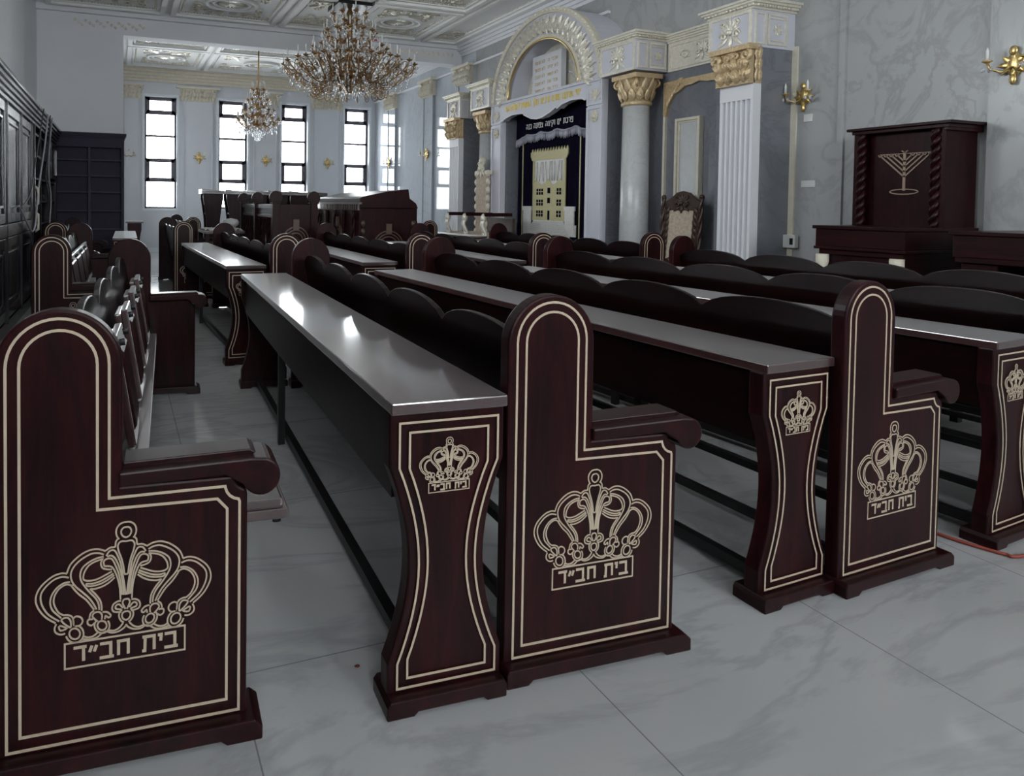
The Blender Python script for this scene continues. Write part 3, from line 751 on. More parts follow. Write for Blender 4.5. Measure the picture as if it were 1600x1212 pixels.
# ceiling ornament: mouldings, bead rows, medallions, scrolls -----------------
mpc = frame_map((0, 0, ZC), (1, 0, 0), (0, 1, 0), (0, 0, -1))
def coffer(b, g, x0, y0, x1, y1, med=True):
    rect_frame(b, mpc, x0, y0, x1, y1, .09, .07); rect_frame(b, mpc, x0 + .12, y0 + .12, x1 - .12, y1 - .12, .03, .035)
    for p, q, n in (((x0 + .18, y0 + .18), (x1 - .18, y0 + .18), 30), ((x0 + .18, y1 - .18), (x1 - .18, y1 - .18), 30), ((x0 + .18, y0 + .18), (x0 + .18, y1 - .18), 22), ((x1 - .18, y0 + .18), (x1 - .18, y1 - .18), 22)):
        beads(g, mpc, p, q, n, .018)
    for sx, ax in ((x0 + .42, 1), (x1 - .42, -1)):
        for sy, ay in ((y0 + .40, 1), (y1 - .40, -1)):
            for k in range(3):
                scroll(g, mpc, sx + ax * .2 * k, sy, .12 - .02 * k, 1.2, k, ax * ay, .022)
                scroll(g, mpc, sx, sy + ay * .17 * k, .11 - .02 * k, 1.2, k + 1, -ax * ay, .022)
                leaf(g, mpc, sx + ax * .1 * k, sy + ay * .1 * k, math.atan2(ay, ax) + .5 * (k - 1), .26, .12, .035)
    if med:
        cx, cy = (x0 + x1) / 2, (y0 + y1) / 2
        for r0, r1, hh in ((.46, .40, .05), (.33, .29, .04)):
            for k in range(28):
                a0, a1 = 2 * PI * k / 28, 2 * PI * (k + 1) / 28
                P = [mpc(cx + r_ * math.cos(a_), cy + .8 * r_ * math.sin(a_), n_) for a_ in (a0, a1) for r_, n_ in ((r0, 0), (r0, hh), (r1, hh), (r1, 0))]
                b.add(P, [(0, 4, 5, 1), (1, 5, 6, 2), (2, 6, 7, 3)], True)
        for k in range(20): leaf(g, mpc, cx + .05 * math.cos(k * PI / 10), cy + .04 * math.sin(k * PI / 10), k * PI / 10, .24, .06, .04)
NC = [10]
def coffer_panel(x0, y0, x1, y1, med=True):
    b, g = MB(), MB(); coffer(b, g, x0, y0, x1, y1, med)
    o = struct(b, 'trim_%d' % NC[0], M['ceiling']); NC[0] += 1
    g.build('carved_ornament', M['silver_orn'], o)
for x0, x1 in ((-1.2, .75), (.85, 2.75), (2.85, 3.95), (4.05, 5.75)):
    coffer_panel(x0, 10.4, x1, 12.38, x1 - x0 > 1.3)
    coffer_panel(x0, 8.2, x1, 10.3, x1 - x0 > 1.3)
coffer_panel(5.85, 8.2, 6.65, 12.38, False)
for x0, x1 in ((.15, 1.9), (2.0, 4.6), (4.7, 6.6)):
    coffer_panel(x0, 12.9, x1, 15.0); coffer_panel(x0, 15.1, x1, 17.15)
tag(MB().box(4.75, 12.395, 4.565, 4.88, 12.42, 4.59).build('indicator_light', M['lamp_red']), 'tiny red light on the ceiling beam', 'light')

# ------------------------------------------------------------------ ark wall
XF, XB, XA = 6.24, 6.75, 6.29          # box front, rear entablature, arch face
EZ0, EZ1, EZ2 = 3.01, 3.40, 3.50        # entablature bottom, frieze top, cornice top
def entablature_block(y0, y1, label, dz=0):
    EZ0, EZ1 = 3.01 + dz, 3.40 + dz
    r = thing('entablature_block', label, 'entablature', (XF, (y0 + y1) / 2, EZ0), 0, 'projecting entablature blocks')
    iy = -(y0 + y1) / 2
    loc = lambda b, n, m, bv=.004: (setattr(b, 'v', [(x - XF, y + iy, z - EZ0) for x, y, z in b.v]), b.build(n, m, r, bv))[1]
    bx = MB().box(XF, y0, EZ0, XW, y1, EZ1)
    loc(bx, 'block', M['lilac'])
    c = MB()
    for i in range(4):
        e = .02 + .022 * i
        c.box(XF - e, y0 - e, EZ1 + .025 * i - .002, XW, y1 + e, EZ1 + .025 * (i + 1))
    loc(c, 'cornice', M['silver_orn'], .003)
    o = MB()
    mp = frame_map((XF, y0, 0), (0, 1, 0), (0, 0, 1), (-1, 0, 0))
    rect_frame(o, mp, 0, EZ0, y1 - y0, EZ1, .035, .015)
    acanthus(o, mp, (y1 - y0) / 2, (EZ0 + EZ1) / 2 + .02, .36)
    n = int((y1 - y0) / .04)
    beads(o, frame_map((XF - .045, y0, 0), (0, 1, 0), (0, 0, 1), (-1, 0, 0)), (-.03, EZ1 + .03), (y1 - y0 + .03, EZ1 + .03), n, .014)
    mp2 = frame_map((XF, y0, 0), (1, 0, 0), (0, 0, 1), (0, -1, 0))
    D = XB - XF
    rect_frame(o, mp2, .03, EZ0 + .03, D * .36, EZ1 - .03, .02, .015)
    rect_frame(o, mp2, D * .42, EZ0 + .03, D - .02, EZ1 - .03, .025, .015)
    beads(o, mp2, (D * .46, EZ0 + .08), (D - .06, EZ0 + .08), 12, .009); beads(o, mp2, (D * .46, EZ1 - .08), (D - .06, EZ1 - .08), 12, .009)
    for k in range(8): leaf(o, mp2, D * .71, (EZ0 + EZ1) / 2, k * PI / 4, .07, .04, .02)
    beads(o, frame_map((XF, y0 - .045, 0), (1, 0, 0), (0, 0, 1), (0, -1, 0)), (0, EZ1 + .03), (D, EZ1 + .03), 13, .014)
    loc(o, 'carved_ornament', M['silver_orn'], 0)
    return r
entablature_block(5.15, 5.68, 'nearest projecting entablature block, above the fluted pilaster', -.04)
entablature_block(6.80, 7.45, 'projecting entablature block above the round marble column, right of the arch', .03)
entablature_block(10.33, 10.98, 'projecting entablature block just left of the ark arch', .03)
entablature_block(11.40, 11.92, 'farthest projecting entablature block, left end of the ark wall', -.04)
# rear entablature runs between the blocks
def rear_run(y0, y1, label):
    r = thing('rear_entablature', label, 'entablature', (XB, y0, EZ0), 0, 'recessed entablature runs')
    L = y1 - y0
    MB().box(0, 0, .02, XW - XB, L, EZ1 - EZ0).build('frieze', M['silver_orn'], r)
    c = MB()
    for i in range(4): c.box(-.02 - .02 * i, 0, EZ1 - EZ0 + .025 * i, XW - XB, L, EZ1 - EZ0 + .025 * (i + 1))
    c.build('cornice', M['silver_orn'], r)
    o = MB(); mp = frame_map((0, 0, 0), (0, 1, 0), (0, 0, 1), (-1, 0, 0))
    rect_frame(o, mp, .03, .05, L - .03, .36, .02, .012); acanthus(o, mp, L / 2, .22, .26)
    for sg in (1, -1):
        scroll(o, mp, L / 2 + sg * .26, .2, .07, 1.2, 0, sg, .014); leaf(o, mp, L / 2 + sg * .18, .17, PI / 2 - sg * 1.2, .2, .07)
    o.build('carved_ornament', M['silver_orn'], r)
rear_run(5.70, 6.78, 'recessed carved frieze above the right niche and its framed panel')
rear_run(11.0, 11.38, 'recessed carved frieze above the far left niche')

# fluted pilasters with gilded capitals
def fluted_pilaster(y0, y1, label):
    r = thing('fluted_pilaster', label, 'pilaster', (XF, y0, 0), 0, 'fluted white pilasters')
    L = y1 - y0
    prof = [(0.11, 0), (.11, L), (0, L)]
    n = 6; m = .022; fw = (L - 2 * m) / n
    for i in range(n - 1, -1, -1):
        a = m + i * fw
        prof.append((0, a + fw - .010)); prof += [(.045 * math.sin(PI * k / 6), a + fw - .010 - (fw - .02) * k / 6) for k in range(1, 6)]; prof.append((0, a + .010))
    prof.append((0, 0))
    b = MB().prism(prof, 'z', .25, 2.42); b.box(-.004, 0, 2.42, .11, L, 2.58); b.box(-.03, -.03, 0, .11, L + .03, .16); b.box(-.015, -.015, .16, .11, L + .015, .25)
    b.build('shaft', M['white'], r)
    c = MB(); corinthian(c, 0, L / 2, 2.58, EZ0 - .03, L, .13, 'x')
    c.box(.02, 0, 2.58, .11, L, EZ0 - .05)
    mp2 = frame_map((0, 0, 0), (1, 0, 0), (0, 0, 1), (0, -1, 0))
    for row in range(3):
        for i in range(2): leaf(c, mp2, .03 + .05 * i, 2.6 + .12 * row, PI / 2, .14, .06, .03)
    c.build('capital', M['tan'], r)
    return r
fluted_pilaster(5.12, 5.52, 'nearest fluted white pilaster with gilded capital, left of the wall sconce')
fluted_pilaster(11.45, 11.82, 'far fluted pilaster with gilded capital, beside the double throne')
# dark marble piers behind blocks and pilasters (part of the wall)
struct(MB().box(XF + .112, 5.16, 0, XW, 5.66, EZ0 - .04), 'pillar', M['niche'], .004)
struct(MB().box(XF + .112, 11.46, 0, XW, 11.88, EZ0 - .04), 'pillar', M['niche'], .004)
struct(MB().box(XB + .02, 5.66, 0, XW, 7.44, EZ0 + .02), 'wall_niche_right', M['niche'])
struct(MB().box(XB + .02, 10.34, 0, XW, 11.46, EZ0 + .02), 'wall_niche_left', M['niche'])
t = MB().box(XW - .02, 5.10, 0, XW, 5.16, EZ0)
struct(t, 'trim_40', M['cream'])
# niche arches: cream strips, gilded spandrels
def niche_arch(y0, y1, label):
    r = thing('niche_arch', label, 'arch', (XB, y0, 0), 0, 'gilded niche arches')
    L = y1 - y0; zs, zt = 2.46, 2.90
    s_ = MB().box(-.02, 0, 0, .02, .035, zs); s_.box(-.02, L - .035, 0, .02, L, zs)
    s_.build('side_strip', M['cream'], r)
    P = [(0, zs), (0, zt), (L, zt), (L, zs), (L - .04, zs)] + [(L / 2 + (L / 2 - .06) * math.cos(PI * k / 14), zs + .06 + .30 * math.sin(PI * k / 14) + .02 * (k % 2)) for k in range(15)] + [(.04, zs)]
    b = MB().prism(P, 'x', -.025, .02)
    mp = frame_map((-.025, 0, 0), (0, 1, 0), (0, 0, 1), (-1, 0, 0))
    for sg in (1, -1):
        for k in range(7):
            t = k / 6
            y = L / 2 + sg * (L / 2 - .05 - .28 * t * L / 2); z = zs + .10 + .30 * t
            leaf(b, mp, y, z, PI / 2 + sg * (.2 + .9 * t), .13, .06, .025)
            scroll(b, mp, L / 2 + sg * (L / 2 - .06 - .4 * t * L / 2), zt - .05 - .02 * k * (1 - t), .03, 1.1, k, sg, .01, 7)
    b.build('spandrel', M['tan'], r)
niche_arch(5.70, 6.82, 'gilded scalloped arch over the right niche')
niche_arch(11.0, 11.40, 'gilded arch over the narrow far niche behind the throne')
r = thing('framed_panel', 'tall cream framed marble panel in the right niche above the carved chair', 'panel', (XB, 6.21, .9), 0)
MB().box(-.02, .03, .03, .018, .35, 1.47).build('marble_field', M['column'], r)
f = MB(); mpf = frame_map((.018, 0, 0), (0, 1, 0), (0, 0, 1), (-1, 0, 0))
rect_frame(f, mpf, 0, 0, .38, 1.50, .035, .075); rect_frame(f, mpf, .035, .035, .345, 1.465, .02, .05)
f.build('frame', M['cream'], r, .003)

# round column
def round_column(y, label):
    r = thing('round_column', label, 'column', (6.47, y, 0), 0, 'round marble columns')
    MB().lathe([(.185, .18), (.178, 1.2), (.165, 2.60)], 32).build('shaft', M['column'], r)
    MB().lathe([(.22, 0), (.22, .08), (.20, .12), (.215, .14), (.19, .18)], 32).build('base', M['cream'], r)
    c = MB().lathe([(.168, 2.60), (.19, 2.615), (.19, 2.65), (.165, 2.665), (.17, 2.75), (.22, 2.95)], 24)
    for row, (z, ln, rr, k) in enumerate(((2.66, .17, .172, 12), (2.76, .19, .182, 12))):
        for i in range(k):
            a = 2 * PI * (i + .5 * row) / k
            mp = frame_map((rr * math.cos(a), rr * math.sin(a), z), (-math.sin(a), math.cos(a), 0), (math.cos(a) * .22, math.sin(a) * .22, 1), (math.cos(a), math.sin(a), 0))
            leaf(c, mp, 0, 0, PI / 2, ln, .1, .05)
    c.box(-.22, -.22, 2.95, .22, .22, EZ0)
    for i in range(4):
        a = PI / 4 + i * PI / 2
        mp = frame_map((.22 * math.cos(a), .22 * math.sin(a), 2.87), (math.cos(a), math.sin(a), 0), (0, 0, 1), (-math.sin(a), math.cos(a), 0))
        scroll(c, mp, .0, .02, .065, 1.4, PI / 2, -1, .022)
    c.build('capital', M['tan'], r)
    return r
round_column(7.02, 'round grey marble column with a leafy tan capital, right of the ark curtain')
round_column(10.72, 'far round marble column with gilded capital, left of the ark curtain')

# the ark: pilasters, lintel, arch, lunette
ark = thing('torah_ark', 'tall arched ark surround with carved leaf arch, tablet and gold inscription', 'ark', (XA, 8.88, 0))
def aloc(b, n, m, bv=.0, par=None):
    b.v = [(x - XA, y - 8.88, z) for x, y, z in b.v]
    return b.build(n, m, par or ark, bv)
mpa = frame_map((XA, 0, 0), (0, 1, 0), (0, 0, 1), (-1, 0, 0))
for y0, y1 in ((7.45, 7.77), (10.0, 10.32)):
    aloc(MB().box(XA + .09, y0 + .004, 0, XW - .002, y1 - .004, 3.05), 'ark_pier', M['niche'], .003)
    p = MB().box(XA, y0, 0, XA + .09, y1, 3.06)
    rect_frame(p, mpa, y0, .1, y1, 2.68, .04, .02); rect_frame(p, mpa, y0, 2.70, y1, 3.06, .03, .02)
    po = aloc(p, 'ark_pilaster', M['lilac'], .004)
    o = MB(); cy = (y0 + y1) / 2
    for k in range(10): leaf(o, mpa, cy, 2.54, k * PI / 5, .09, .05, .03)
    o.ball(mpa(cy, 2.54, .02), .035)
    for k in range(5): leaf(o, mpa, cy, 2.80, PI / 2 + (k - 2) * .5, .14, .05, .025)
    leaf(o, mpa, cy, 2.84, -PI / 2, .1, .06, .03)
    for sy in (-.1, .1):
        for sz in (2.77, 3.0): o.ball(mpa(cy + sy, sz, 0), .014)
    aloc(o, 'rosette', M['cream'], 0, None).parent = po
    bpy.context.view_layer.update()
LB = [(7.77, 2.80), (7.80, 2.80), (7.86, 2.83), (8.1, 2.845), (8.32, 2.81), (8.43, 2.76), (8.45, 2.79), (8.6, 2.73), (8.8, 2.675), (8.95, 2.665), (9.1, 2.69), (9.3, 2.77), (9.32, 2.80), (9.45, 2.81), (9.65, 2.815), (9.85, 2.78), (9.93, 2.74), (10.0, 2.74)]
li = MB().prism(LB + [(10.0, 3.06), (7.77, 3.06)], 'x', XA - .02, XA + .1)
mpl = frame_map((XA - .02, 0, 0), (0, 1, 0), (0, 0, 1), (-1, 0, 0))
bar(li, mpl, 7.77, 3.03, 10.0, 3.07, .03)
lo = aloc(li, 'lintel', M['lilac'])
t = MB()
mpt = frame_map((XA - .02, 0, 0), (0, -1, 0), (0, 0, 1), (-1, 0, 0))   # text reads right to left towards the near end
for pl in text_lines('יחי אדוננו מורנו ורבינו מלך המשיח לעולם ועד', -9.86, -7.90, 2.885, .085): t.ribbon(pl, .017, mpt, .006)
aloc(t, 'gold_inscription', M['gold_text'], 0).parent = lo
e = MB(); e.ribbon(LB, .02, mpl, .008)
aloc(e, 'scalloped_edging', M['white'], 0).parent = lo
# arch ring
cy, z0 = 8.87, 3.06
RO, HO, RI, HI = 1.40, 1.27, .92, .84
def ring(b, r0, h0, r1, h1, x0, x1, n=40):
    for k in range(n):
        a0, a1 = PI * k / n, PI * (k + 1) / n
        P = []
        for a in (a0, a1):
            for rr, hh in ((r0, h0), (r1, h1)):
                for x in (x0, x1): P.append((x, cy + rr * math.cos(a), z0 + hh * math.sin(a)))
        b.add(P, [(0, 2, 6, 4), (1, 5, 7, 3), (0, 4, 5, 1), (2, 3, 7, 6)], False)
    return b
b = ring(MB(), RO, HO, RI, HI, XA, XW)
aloc(b, 'arch_ring', M['lilac'])
aloc(ring(MB(), RO + .03, HO + .03, RO - .05, HO - .05, XA - .035, XA + .05), 'arch_moulding', M['cream'])
aloc(ring(MB(), RI + .06, HI + .06, RI + .0, HI, XA - .03, XA + .05), 'arch_moulding', M['cream'])
o = MB()
n = 23
for k in range(n):
    a = PI * (k + .5) / n
    rr, hh = (RO + RI) / 2 - .02, (HO + HI) / 2 - .02
    u, v = cy + rr * math.cos(a), z0 + hh * math.sin(a)
    da = math.atan2(hh * math.sin(a), rr * math.cos(a))
    for j in range(5): leaf(o, mpa, u - .12 * math.cos(da), v - .12 * math.sin(da), da + (j - 2) * .38, .28 - .04 * abs(j - 2), .055, .10)
    for sg in (1, -1):
        scroll(o, mpa, u + .06 * math.cos(da) - sg * .07 * math.sin(da), v + .06 * math.sin(da) + sg * .07 * math.cos(da), .04, 1.1, da, sg, .014, 8)
        leaf(o, mpa, u - .1 * math.cos(da), v - .1 * math.sin(da), da + PI + sg * .5, .1, .05, .035)
m_ = 46
for k in range(m_):
    a = PI * (k + .5) / m_
    o.ball(mpa(cy + (RO + .0) * math.cos(a), z0 + HO * math.sin(a), .03), .022, n=6, m=4)
aloc(o, 'leaf_ornament', M['silver_orn'])
# gold edge of the inner arch and the lunette behind it
g = MB(); pts = [(XA - .02, cy + (RI + .0) * math.cos(PI * k / 36), z0 + HI * math.sin(PI * k / 36)) for k in range(37)]
g.tube(pts, .018, 6); aloc(g, 'gold_arch_edge', M['gold'])
lu = MB().prism([(cy + RI * math.cos(PI * k / 30), z0 + HI * math.sin(PI * k / 30)) for k in range(31)], 'x', 6.66, 6.72)
lo2 = aloc(lu, 'lunette', M['silver_orn'])
o = MB(); mpu = frame_map((6.66, 0, 0), (0, 1, 0), (0, 0, 1), (-1, 0, 0))
for rr in (.42, .58, .74):
    for k in range(4, 27):
        a = PI * k / 30
        if .15 < abs(a - PI / 2) < 1.45: o.ball(mpu(cy + rr * math.cos(a), z0 + .9 * rr * math.sin(a), 0), .017, n=6, m=4)
aloc(o, 'stud', M['lilac']).parent = lo2
tb = MB().box(6.50, 8.66, 3.06, 6.60, 9.42, 3.74)
to = aloc(tb, 'tablet', M['white'], .008)
t = MB()
mpt2 = frame_map((6.50, 0, 0), (0, -1, 0), (0, 0, 1), (-1, 0, 0))
for i, (ra, rb) in enumerate(zip(('אנכי ה', 'לא יהיה', 'לא תשא', 'זכור את', 'כבד את'), ('לא תרצח', 'לא תנאף', 'לא תגנב', 'לא תענה', 'לא תחמד'))):
    z = 3.60 - .115 * i
    for pl in text_lines(ra, -9.00, -8.74, z, .045): t.ribbon(pl, .009, mpt2, .003)
    for pl in text_lines(rb, -9.34, -9.08, z, .045): t.ribbon(pl, .009, mpt2, .003)
aloc(t, 'tablet_lettering', M['tan']).parent = to
# doorway lining
j = MB().box(XA + .1, 7.77, 0, XW, 7.80, 3.06); j.box(XA + .1, 9.97, 0, XW, 10.0, 3.06); j.box(XA + .1, 7.80, 3.0, XW, 9.97, 3.06); j.box(6.80, 7.80, 0, XW, 9.97, 3.0)
aloc(j, 'doorway_lining', M['niche'])

# curtain with valance, fringe and embroidery
cur = thing('ark_curtain', 'navy velvet curtain embroidered with a golden towered house, hanging in the ark', 'curtain', (6.60, 8.88, 0))
def wavy(y): return .018 * math.sin(y * 19) + .01 * math.sin(y * 41 + 1)
def sheet(y0, y1, zf0, zf1, dx, ny=70, nz=8):
    b = MB(); vs = []
    for i in range(ny + 1):
        y = y0 + (y1 - y0) * i / ny
        for k in range(nz + 1):
            z = zf0(y) + (zf1(y) - zf0(y)) * k / nz
            vs.append((dx + wavy(y + 8.88) * (1 if dx > -.02 else .7), y, z))
    fs = []
    for i in range(ny):
        for k in range(nz): a = i * (nz + 1) + k; fs.append((a, a + nz + 1, a + nz + 2, a + 1))
    b.add(vs, fs, True); return b
s = sheet(-1.06, 1.06, lambda y: .06, lambda y: 2.98, 0).build('velvet', M['velvet'], cur)
s.modifiers.new('t', 'SOLIDIFY').thickness = .012
vb = lambda y: 2.50 - .035 * abs(math.sin((y + .1) * PI / .43)) - .18 * max(0, (abs(y - .05) - .62)) ** 1.0
va = sheet(-1.06, 1.06, vb, lambda y: 2.98, -.045).build('valance', M['velvet'], cur)
va.modifiers.new('t', 'SOLIDIFY').thickness = .012
f = MB()
for i in range(90):
    y = -1.04 + 2.08 * i / 89; zt = vb(y)
    f.tube([(-.055 + wavy(y + 8.88) * .7, y, zt + .01), (-.057 + wavy(y + 8.88) * .7, y, zt - .06), (-.055 + wavy(y + 8.88) * .7, y + .004, zt - .125 - .012 * math.sin(i * 2.1))], [.008, .010, .006], 5)
f.tube([(-.058 + wavy(-1.05 + 2.1 * k / 60 + 8.88) * .7, -1.05 + 2.1 * k / 60, vb(-1.05 + 2.1 * k / 60)) for k in range(61)], .012, 6)
tag(f.build('fringe', M['fringe'], cur), 'silver fringe along the scalloped valance')
t = MB(); mpv = frame_map((-.075, 0, 0), (0, -1, 0), (0, 0, 1), (-1, 0, 0))
for pl in text_lines('פרכת ים וקימה צפונה כנה', -.72, .50, 2.57, .075, .3): t.ribbon(pl, .014, mpv, .004)
t.build('embroidered_lettering', M['embroid_pale'], va)
st = MB()
for y in (.87, -.63): st.box(-.034, y - .012, .1, -.026, y + .012, 2.42)
st.build('gold_braid', M['embroid'], cur)
h = MB(); mpe = frame_map((-.03, 0, 0), (0, 1, 0), (0, 0, 1), (-1, 0, 0))
h.prism([(-.30, 1.03), (.56, 1.03), (.56, 1.62), (.46, 1.72), (.33, 1.62), (.23, 1.66), (.13, 1.72), (.03, 1.62), (-.05, 1.64), (-.17, 1.72), (-.30, 1.62)], 'x', -.040, -.024)
h.prism([(-.32, 2.03), (.58, 2.03), (.62, 2.10), (.62, 2.17), (-.36, 2.17), (-.36, 2.10)], 'x', -.046, -.024)
for i in range(14): h.prism([(-.36 + .07 * i, 2.17), (-.31 + .07 * i, 2.17), (-.335 + .07 * i, 2.225)], 'x', -.044, -.026)
for y in (-.30, .51): h.box(-.042, y, 1.62, -.024, y + .05, 2.03)
ho = tag(h.build('embroidered_house', M['embroid'], cur), 'gold house with a crown-like cornice')
p = MB().box(-.034, -.26, 1.62, -.022, .52, 2.03)
for k in range(9): p.tube([(-.04, -.2 + .08 * k + .03 * math.sin(k), 1.68), (-.045, -.19 + .08 * k, 1.84), (-.04, -.2 + .08 * k - .03 * math.sin(k * 2), 2.0)], .008, 4)
p.box(-.036, -.56, .80, -.024, .82, .98)
P2 = [(-.42, .78), (.72, .78), (.52, 1.04), (-.26, 1.04)]
p.prism(P2, 'x', -.042, -.03)
for k in range(8): p.tube([(-.046, -.40 + .02 * k, .80 + .03 * k), (-.046, .70 - .025 * k, .80 + .03 * k)], .005, 4)
for y in (-.52, .60):
    p.box(-.044, y, .80, -.026, y + .22, 1.22); p.box(-.05, y - .02, 1.20, -.026, y + .24, 1.27)
p.build('pale_embroidery', M['embroid_pale'], cur)
wn = MB()
for yy in (.36, -.11):
    for zz in (1.10, 1.28, 1.46):
        for i in range(3 if yy > 0 else 2):
            for q in range(2): wn.box(-.044, yy - .09 + .065 * i, zz + .055 * q, -.040, yy - .045 + .065 * i, zz + .045 + .055 * q)
for zz in (1.32, 1.48): wn.box(-.044, .08, zz, -.040, .15, zz + .09)
wn.box(-.044, .09, 1.05, -.040, .14, 1.2)
wn.build('house_window', M['velvet'], ho)

# ------------------------------------------------------------------ wall sconces
def make_sconce():
    r = thing('wall_sconce', '', 'sconce', group='gilded wall sconces')
    b = MB()
    b.ball((0, -.015, 0), .07, .75, .35, 1.5, 10, 6); b.ball((0, -.03, .11), .03, 1, .5, 1.4); b.ball((0, -.03, -.12), .025, 1, .5, 1.8)
    mp = frame_map((0, -.02, 0), (1, 0, 0), (0, 0, 1), (0, -1, 0))
    for k in range(8): leaf(b, mp, 0, 0, k * PI / 4, .11, .05, .02)
    b.build('back_plate', M['gold'], r)
    for sg in (1, -1):
        a = MB().tube([(0, -.03, -.02), (sg * .05, -.09, -.06), (sg * .10, -.13, -.03), (sg * .12, -.13, .03)], .009, 6)
        a.lathe([(.008, .02), (.035, .035), (.03, .045)], 10, (sg * .12, -.13, 0))
        ao = a.build('arm', M['gold'], r)
        MB().lathe([(.011, .045), (.011, .12), (.004, .15)], 8, (sg * .12, -.13, 0)).build('candle', M['paper'], ao)
        c = MB()
        for q in range(4): c.ball((sg * .12 + .03 * math.cos(q * PI / 2), -.13 + .03 * math.sin(q * PI / 2), -.03), .012, 1, 1, 1.9, 6, 4)
        c.build('crystal_drop', M['crystal'], ao)
    return r
sc = make_sconce()
def sconce(label, loc, rz, first=False):
    o = sc if first else copy_tree(sc)
    o['label'] = label; o.location = loc; o.rotation_euler = (0, 0, rz)
sconce('gilded sconce between the first and second windows', (1.93, YB - .03, 2.44), 0, True)
sconce('gilded sconce between the second and third windows', (3.69, YB - .03, 2.42), 0)
sconce('gilded sconce between the third and fourth windows', (5.43, YB - .03, 2.40), 0)
sconce('gilded sconce left of the first window, half behind the dark bookcase', (.20, YB, 2.47), 0)
sconce('gilded sconce on the side wall just right of the fourth window', (XW - .05, 16.3, 2.40), -PI / 2)
sconce('gilded sconce on the side wall left of the far entablature blocks', (XW - .05, 14.0, 2.46), -PI / 2)
sconce('gilded sconce right of the nearest fluted pilaster, above a small switch', (XW, 5.02, 2.46), -PI / 2)
sconce('gilded sconce cut by the right edge, high above the dark tables', (XW - .05, 3.26, 2.45), -PI / 2)

# ------------------------------------------------------------------ chandeliers
def make_chandelier(label, loc, tiers, stem, H, canopy):
    r = thing('chandelier', label, 'chandelier', loc)
    st = MB().lathe(stem, 14)
    st.build('stem', M['brass'], r)
    for (z, R, n, rise, ph) in tiers:
        s = R / 1.1
        a = MB()
        p0 = .05
        path = []
        for k in range(19):
            t = k / 18
            path.append((p0 + (R - p0) * t, .03 * math.sin(t * 9), rise * (.55 * math.cos(PI * t * 1.6) - .55) + rise * 1.15 * t ** 3))
        a.tube(path, .011, 5)
        zt = path[-1][2]
        for f, rr, up in ((.30, .075, 1), (.52, .10, -1), (.78, .085, 1)):
            k0 = path[int(f * 18)]
            a.tube([(k0[0] + s * rr * (1 - q / 16) * math.cos(q * .75), k0[1], k0[2] + up * s * (rr + rr * (1 - q / 16) * math.sin(q * .75))) for q in range(13)], .008, 5)
        a.tube([(R - s * (.10 - .09 * math.cos(q * .6 + 3.3)), 0, zt - s * (.08 + .08 * math.sin(q * .6 + 3))) for q in range(9)], .008, 5)
        a.lathe([(.008, zt - .01), (.05, zt + .012), (.055, zt + .022), (.014, zt + .03), (.014, zt + .05)], 8, (R, 0, 0))
        ao = a.build('arm', M['brass'], r)
        cd = MB().lathe([(.012, zt + .05), (.012, zt + .14), (.016, zt + .165), (.004, zt + .2)], 6, (R, 0, 0)).build('candle', M['paper'], ao)
        c = MB()
        for q in range(5):
            c.ball((R + .05 * math.cos(q * 1.257), .05 * math.sin(q * 1.257), zt - .05), .013, 1, 1, 2.2, 5, 4)
        for t in (.35, .6, .8):
            x, zz = p0 + (R - p0) * t, path[int(t * 18)][2]
            c.ball((x, 0, zz - .06), .014, 1, 1, 2.3, 5, 4); c.ball((x, .02, zz - .12), .010, 1, 1, 1.6, 5, 4)
        c.ball((R * .9, 0, zt - .17), .016, 1, 1, 2.4, 5, 4); c.ball((R * .9, 0, zt - .27), .018, 1, 1, 2.6, 5, 4)
        c.build('crystal_drop', M['crystal'], ao)['kind'] = 'stuff'
        ao.location = (0, 0, z); ao.rotation_euler = (0, 0, ph)
        for i in range(1, n):
            q = copy_tree(ao, r); q.rotation_euler = (0, 0, ph + 2 * PI * i / n)
    d = MB()
    z0 = min(t[0] for t in tiers)
    for ring_, (rr, zz, n) in enumerate(((.42, z0 - .18, 26), (.28, z0 - .26, 18), (.14, z0 - .34, 10), (.75, z0 - .16, 30))):
        rr *= tiers[0][1] / 1.15
        for i in range(n):
            a = 2 * PI * (i + .5 * ring_) / n
            d.ball((rr * math.cos(a), rr * math.sin(a), zz), .018, 1, 1, 2.5, 5, 4)
            d.ball((rr * math.cos(a), rr * math.sin(a), zz + .07), .010, 1, 1, 1.2, 5, 4)
    d.build('hanging_crystal', M['crystal'], r)['kind'] = 'stuff'
    if canopy:
        MB().box(-.30, -.30, H - .10, .30, .30, H).build('ceiling_mount', M['black'], r)
    else:
        MB().lathe([(.10, H), (.09, H - .03), (.02, H - .05)], 14).build('ceiling_mount', M['brass'], r)
    return r
stem = [(.0, -.22), (.04, -.20), (.07, -.12), (.16, -.06), (.24, -.03), (.24, 0), (.10, .03), (.06, .10), (.09, .2), (.11, .26), (.06, .33), (.05, .4), (.12, .45), (.09, .5), (.045, .56), (.08, .68), (.05, .74), (.04, .82), (.09, .88), (.05, .95), (.03, 1.05), (.06, 1.15), (.03, 1.22), (.02, 1.3), (.02, 1.32)]
make_chandelier('huge tiered brass chandelier with crystal drops, hanging before the windows', (3.70, 10.69, 3.38),
    [(.08, 1.12, 20, .20, .1), (.17, .88, 14, .18, .3), (.40, .64, 14, .16, 0), (.70, .44, 12, .13, .2), (1.02, .30, 8, .11, 0)], stem, ZC - 3.38, True)
s2 = [(0, -.1), (.05, -.08), (.14, -.02), (.14, .0), (.05, .05), (.05, .15), (.08, .2), (.04, .3), (.06, .5), (.03, .6), (.05, .75), (.02, .8), (.015, 1.69)]
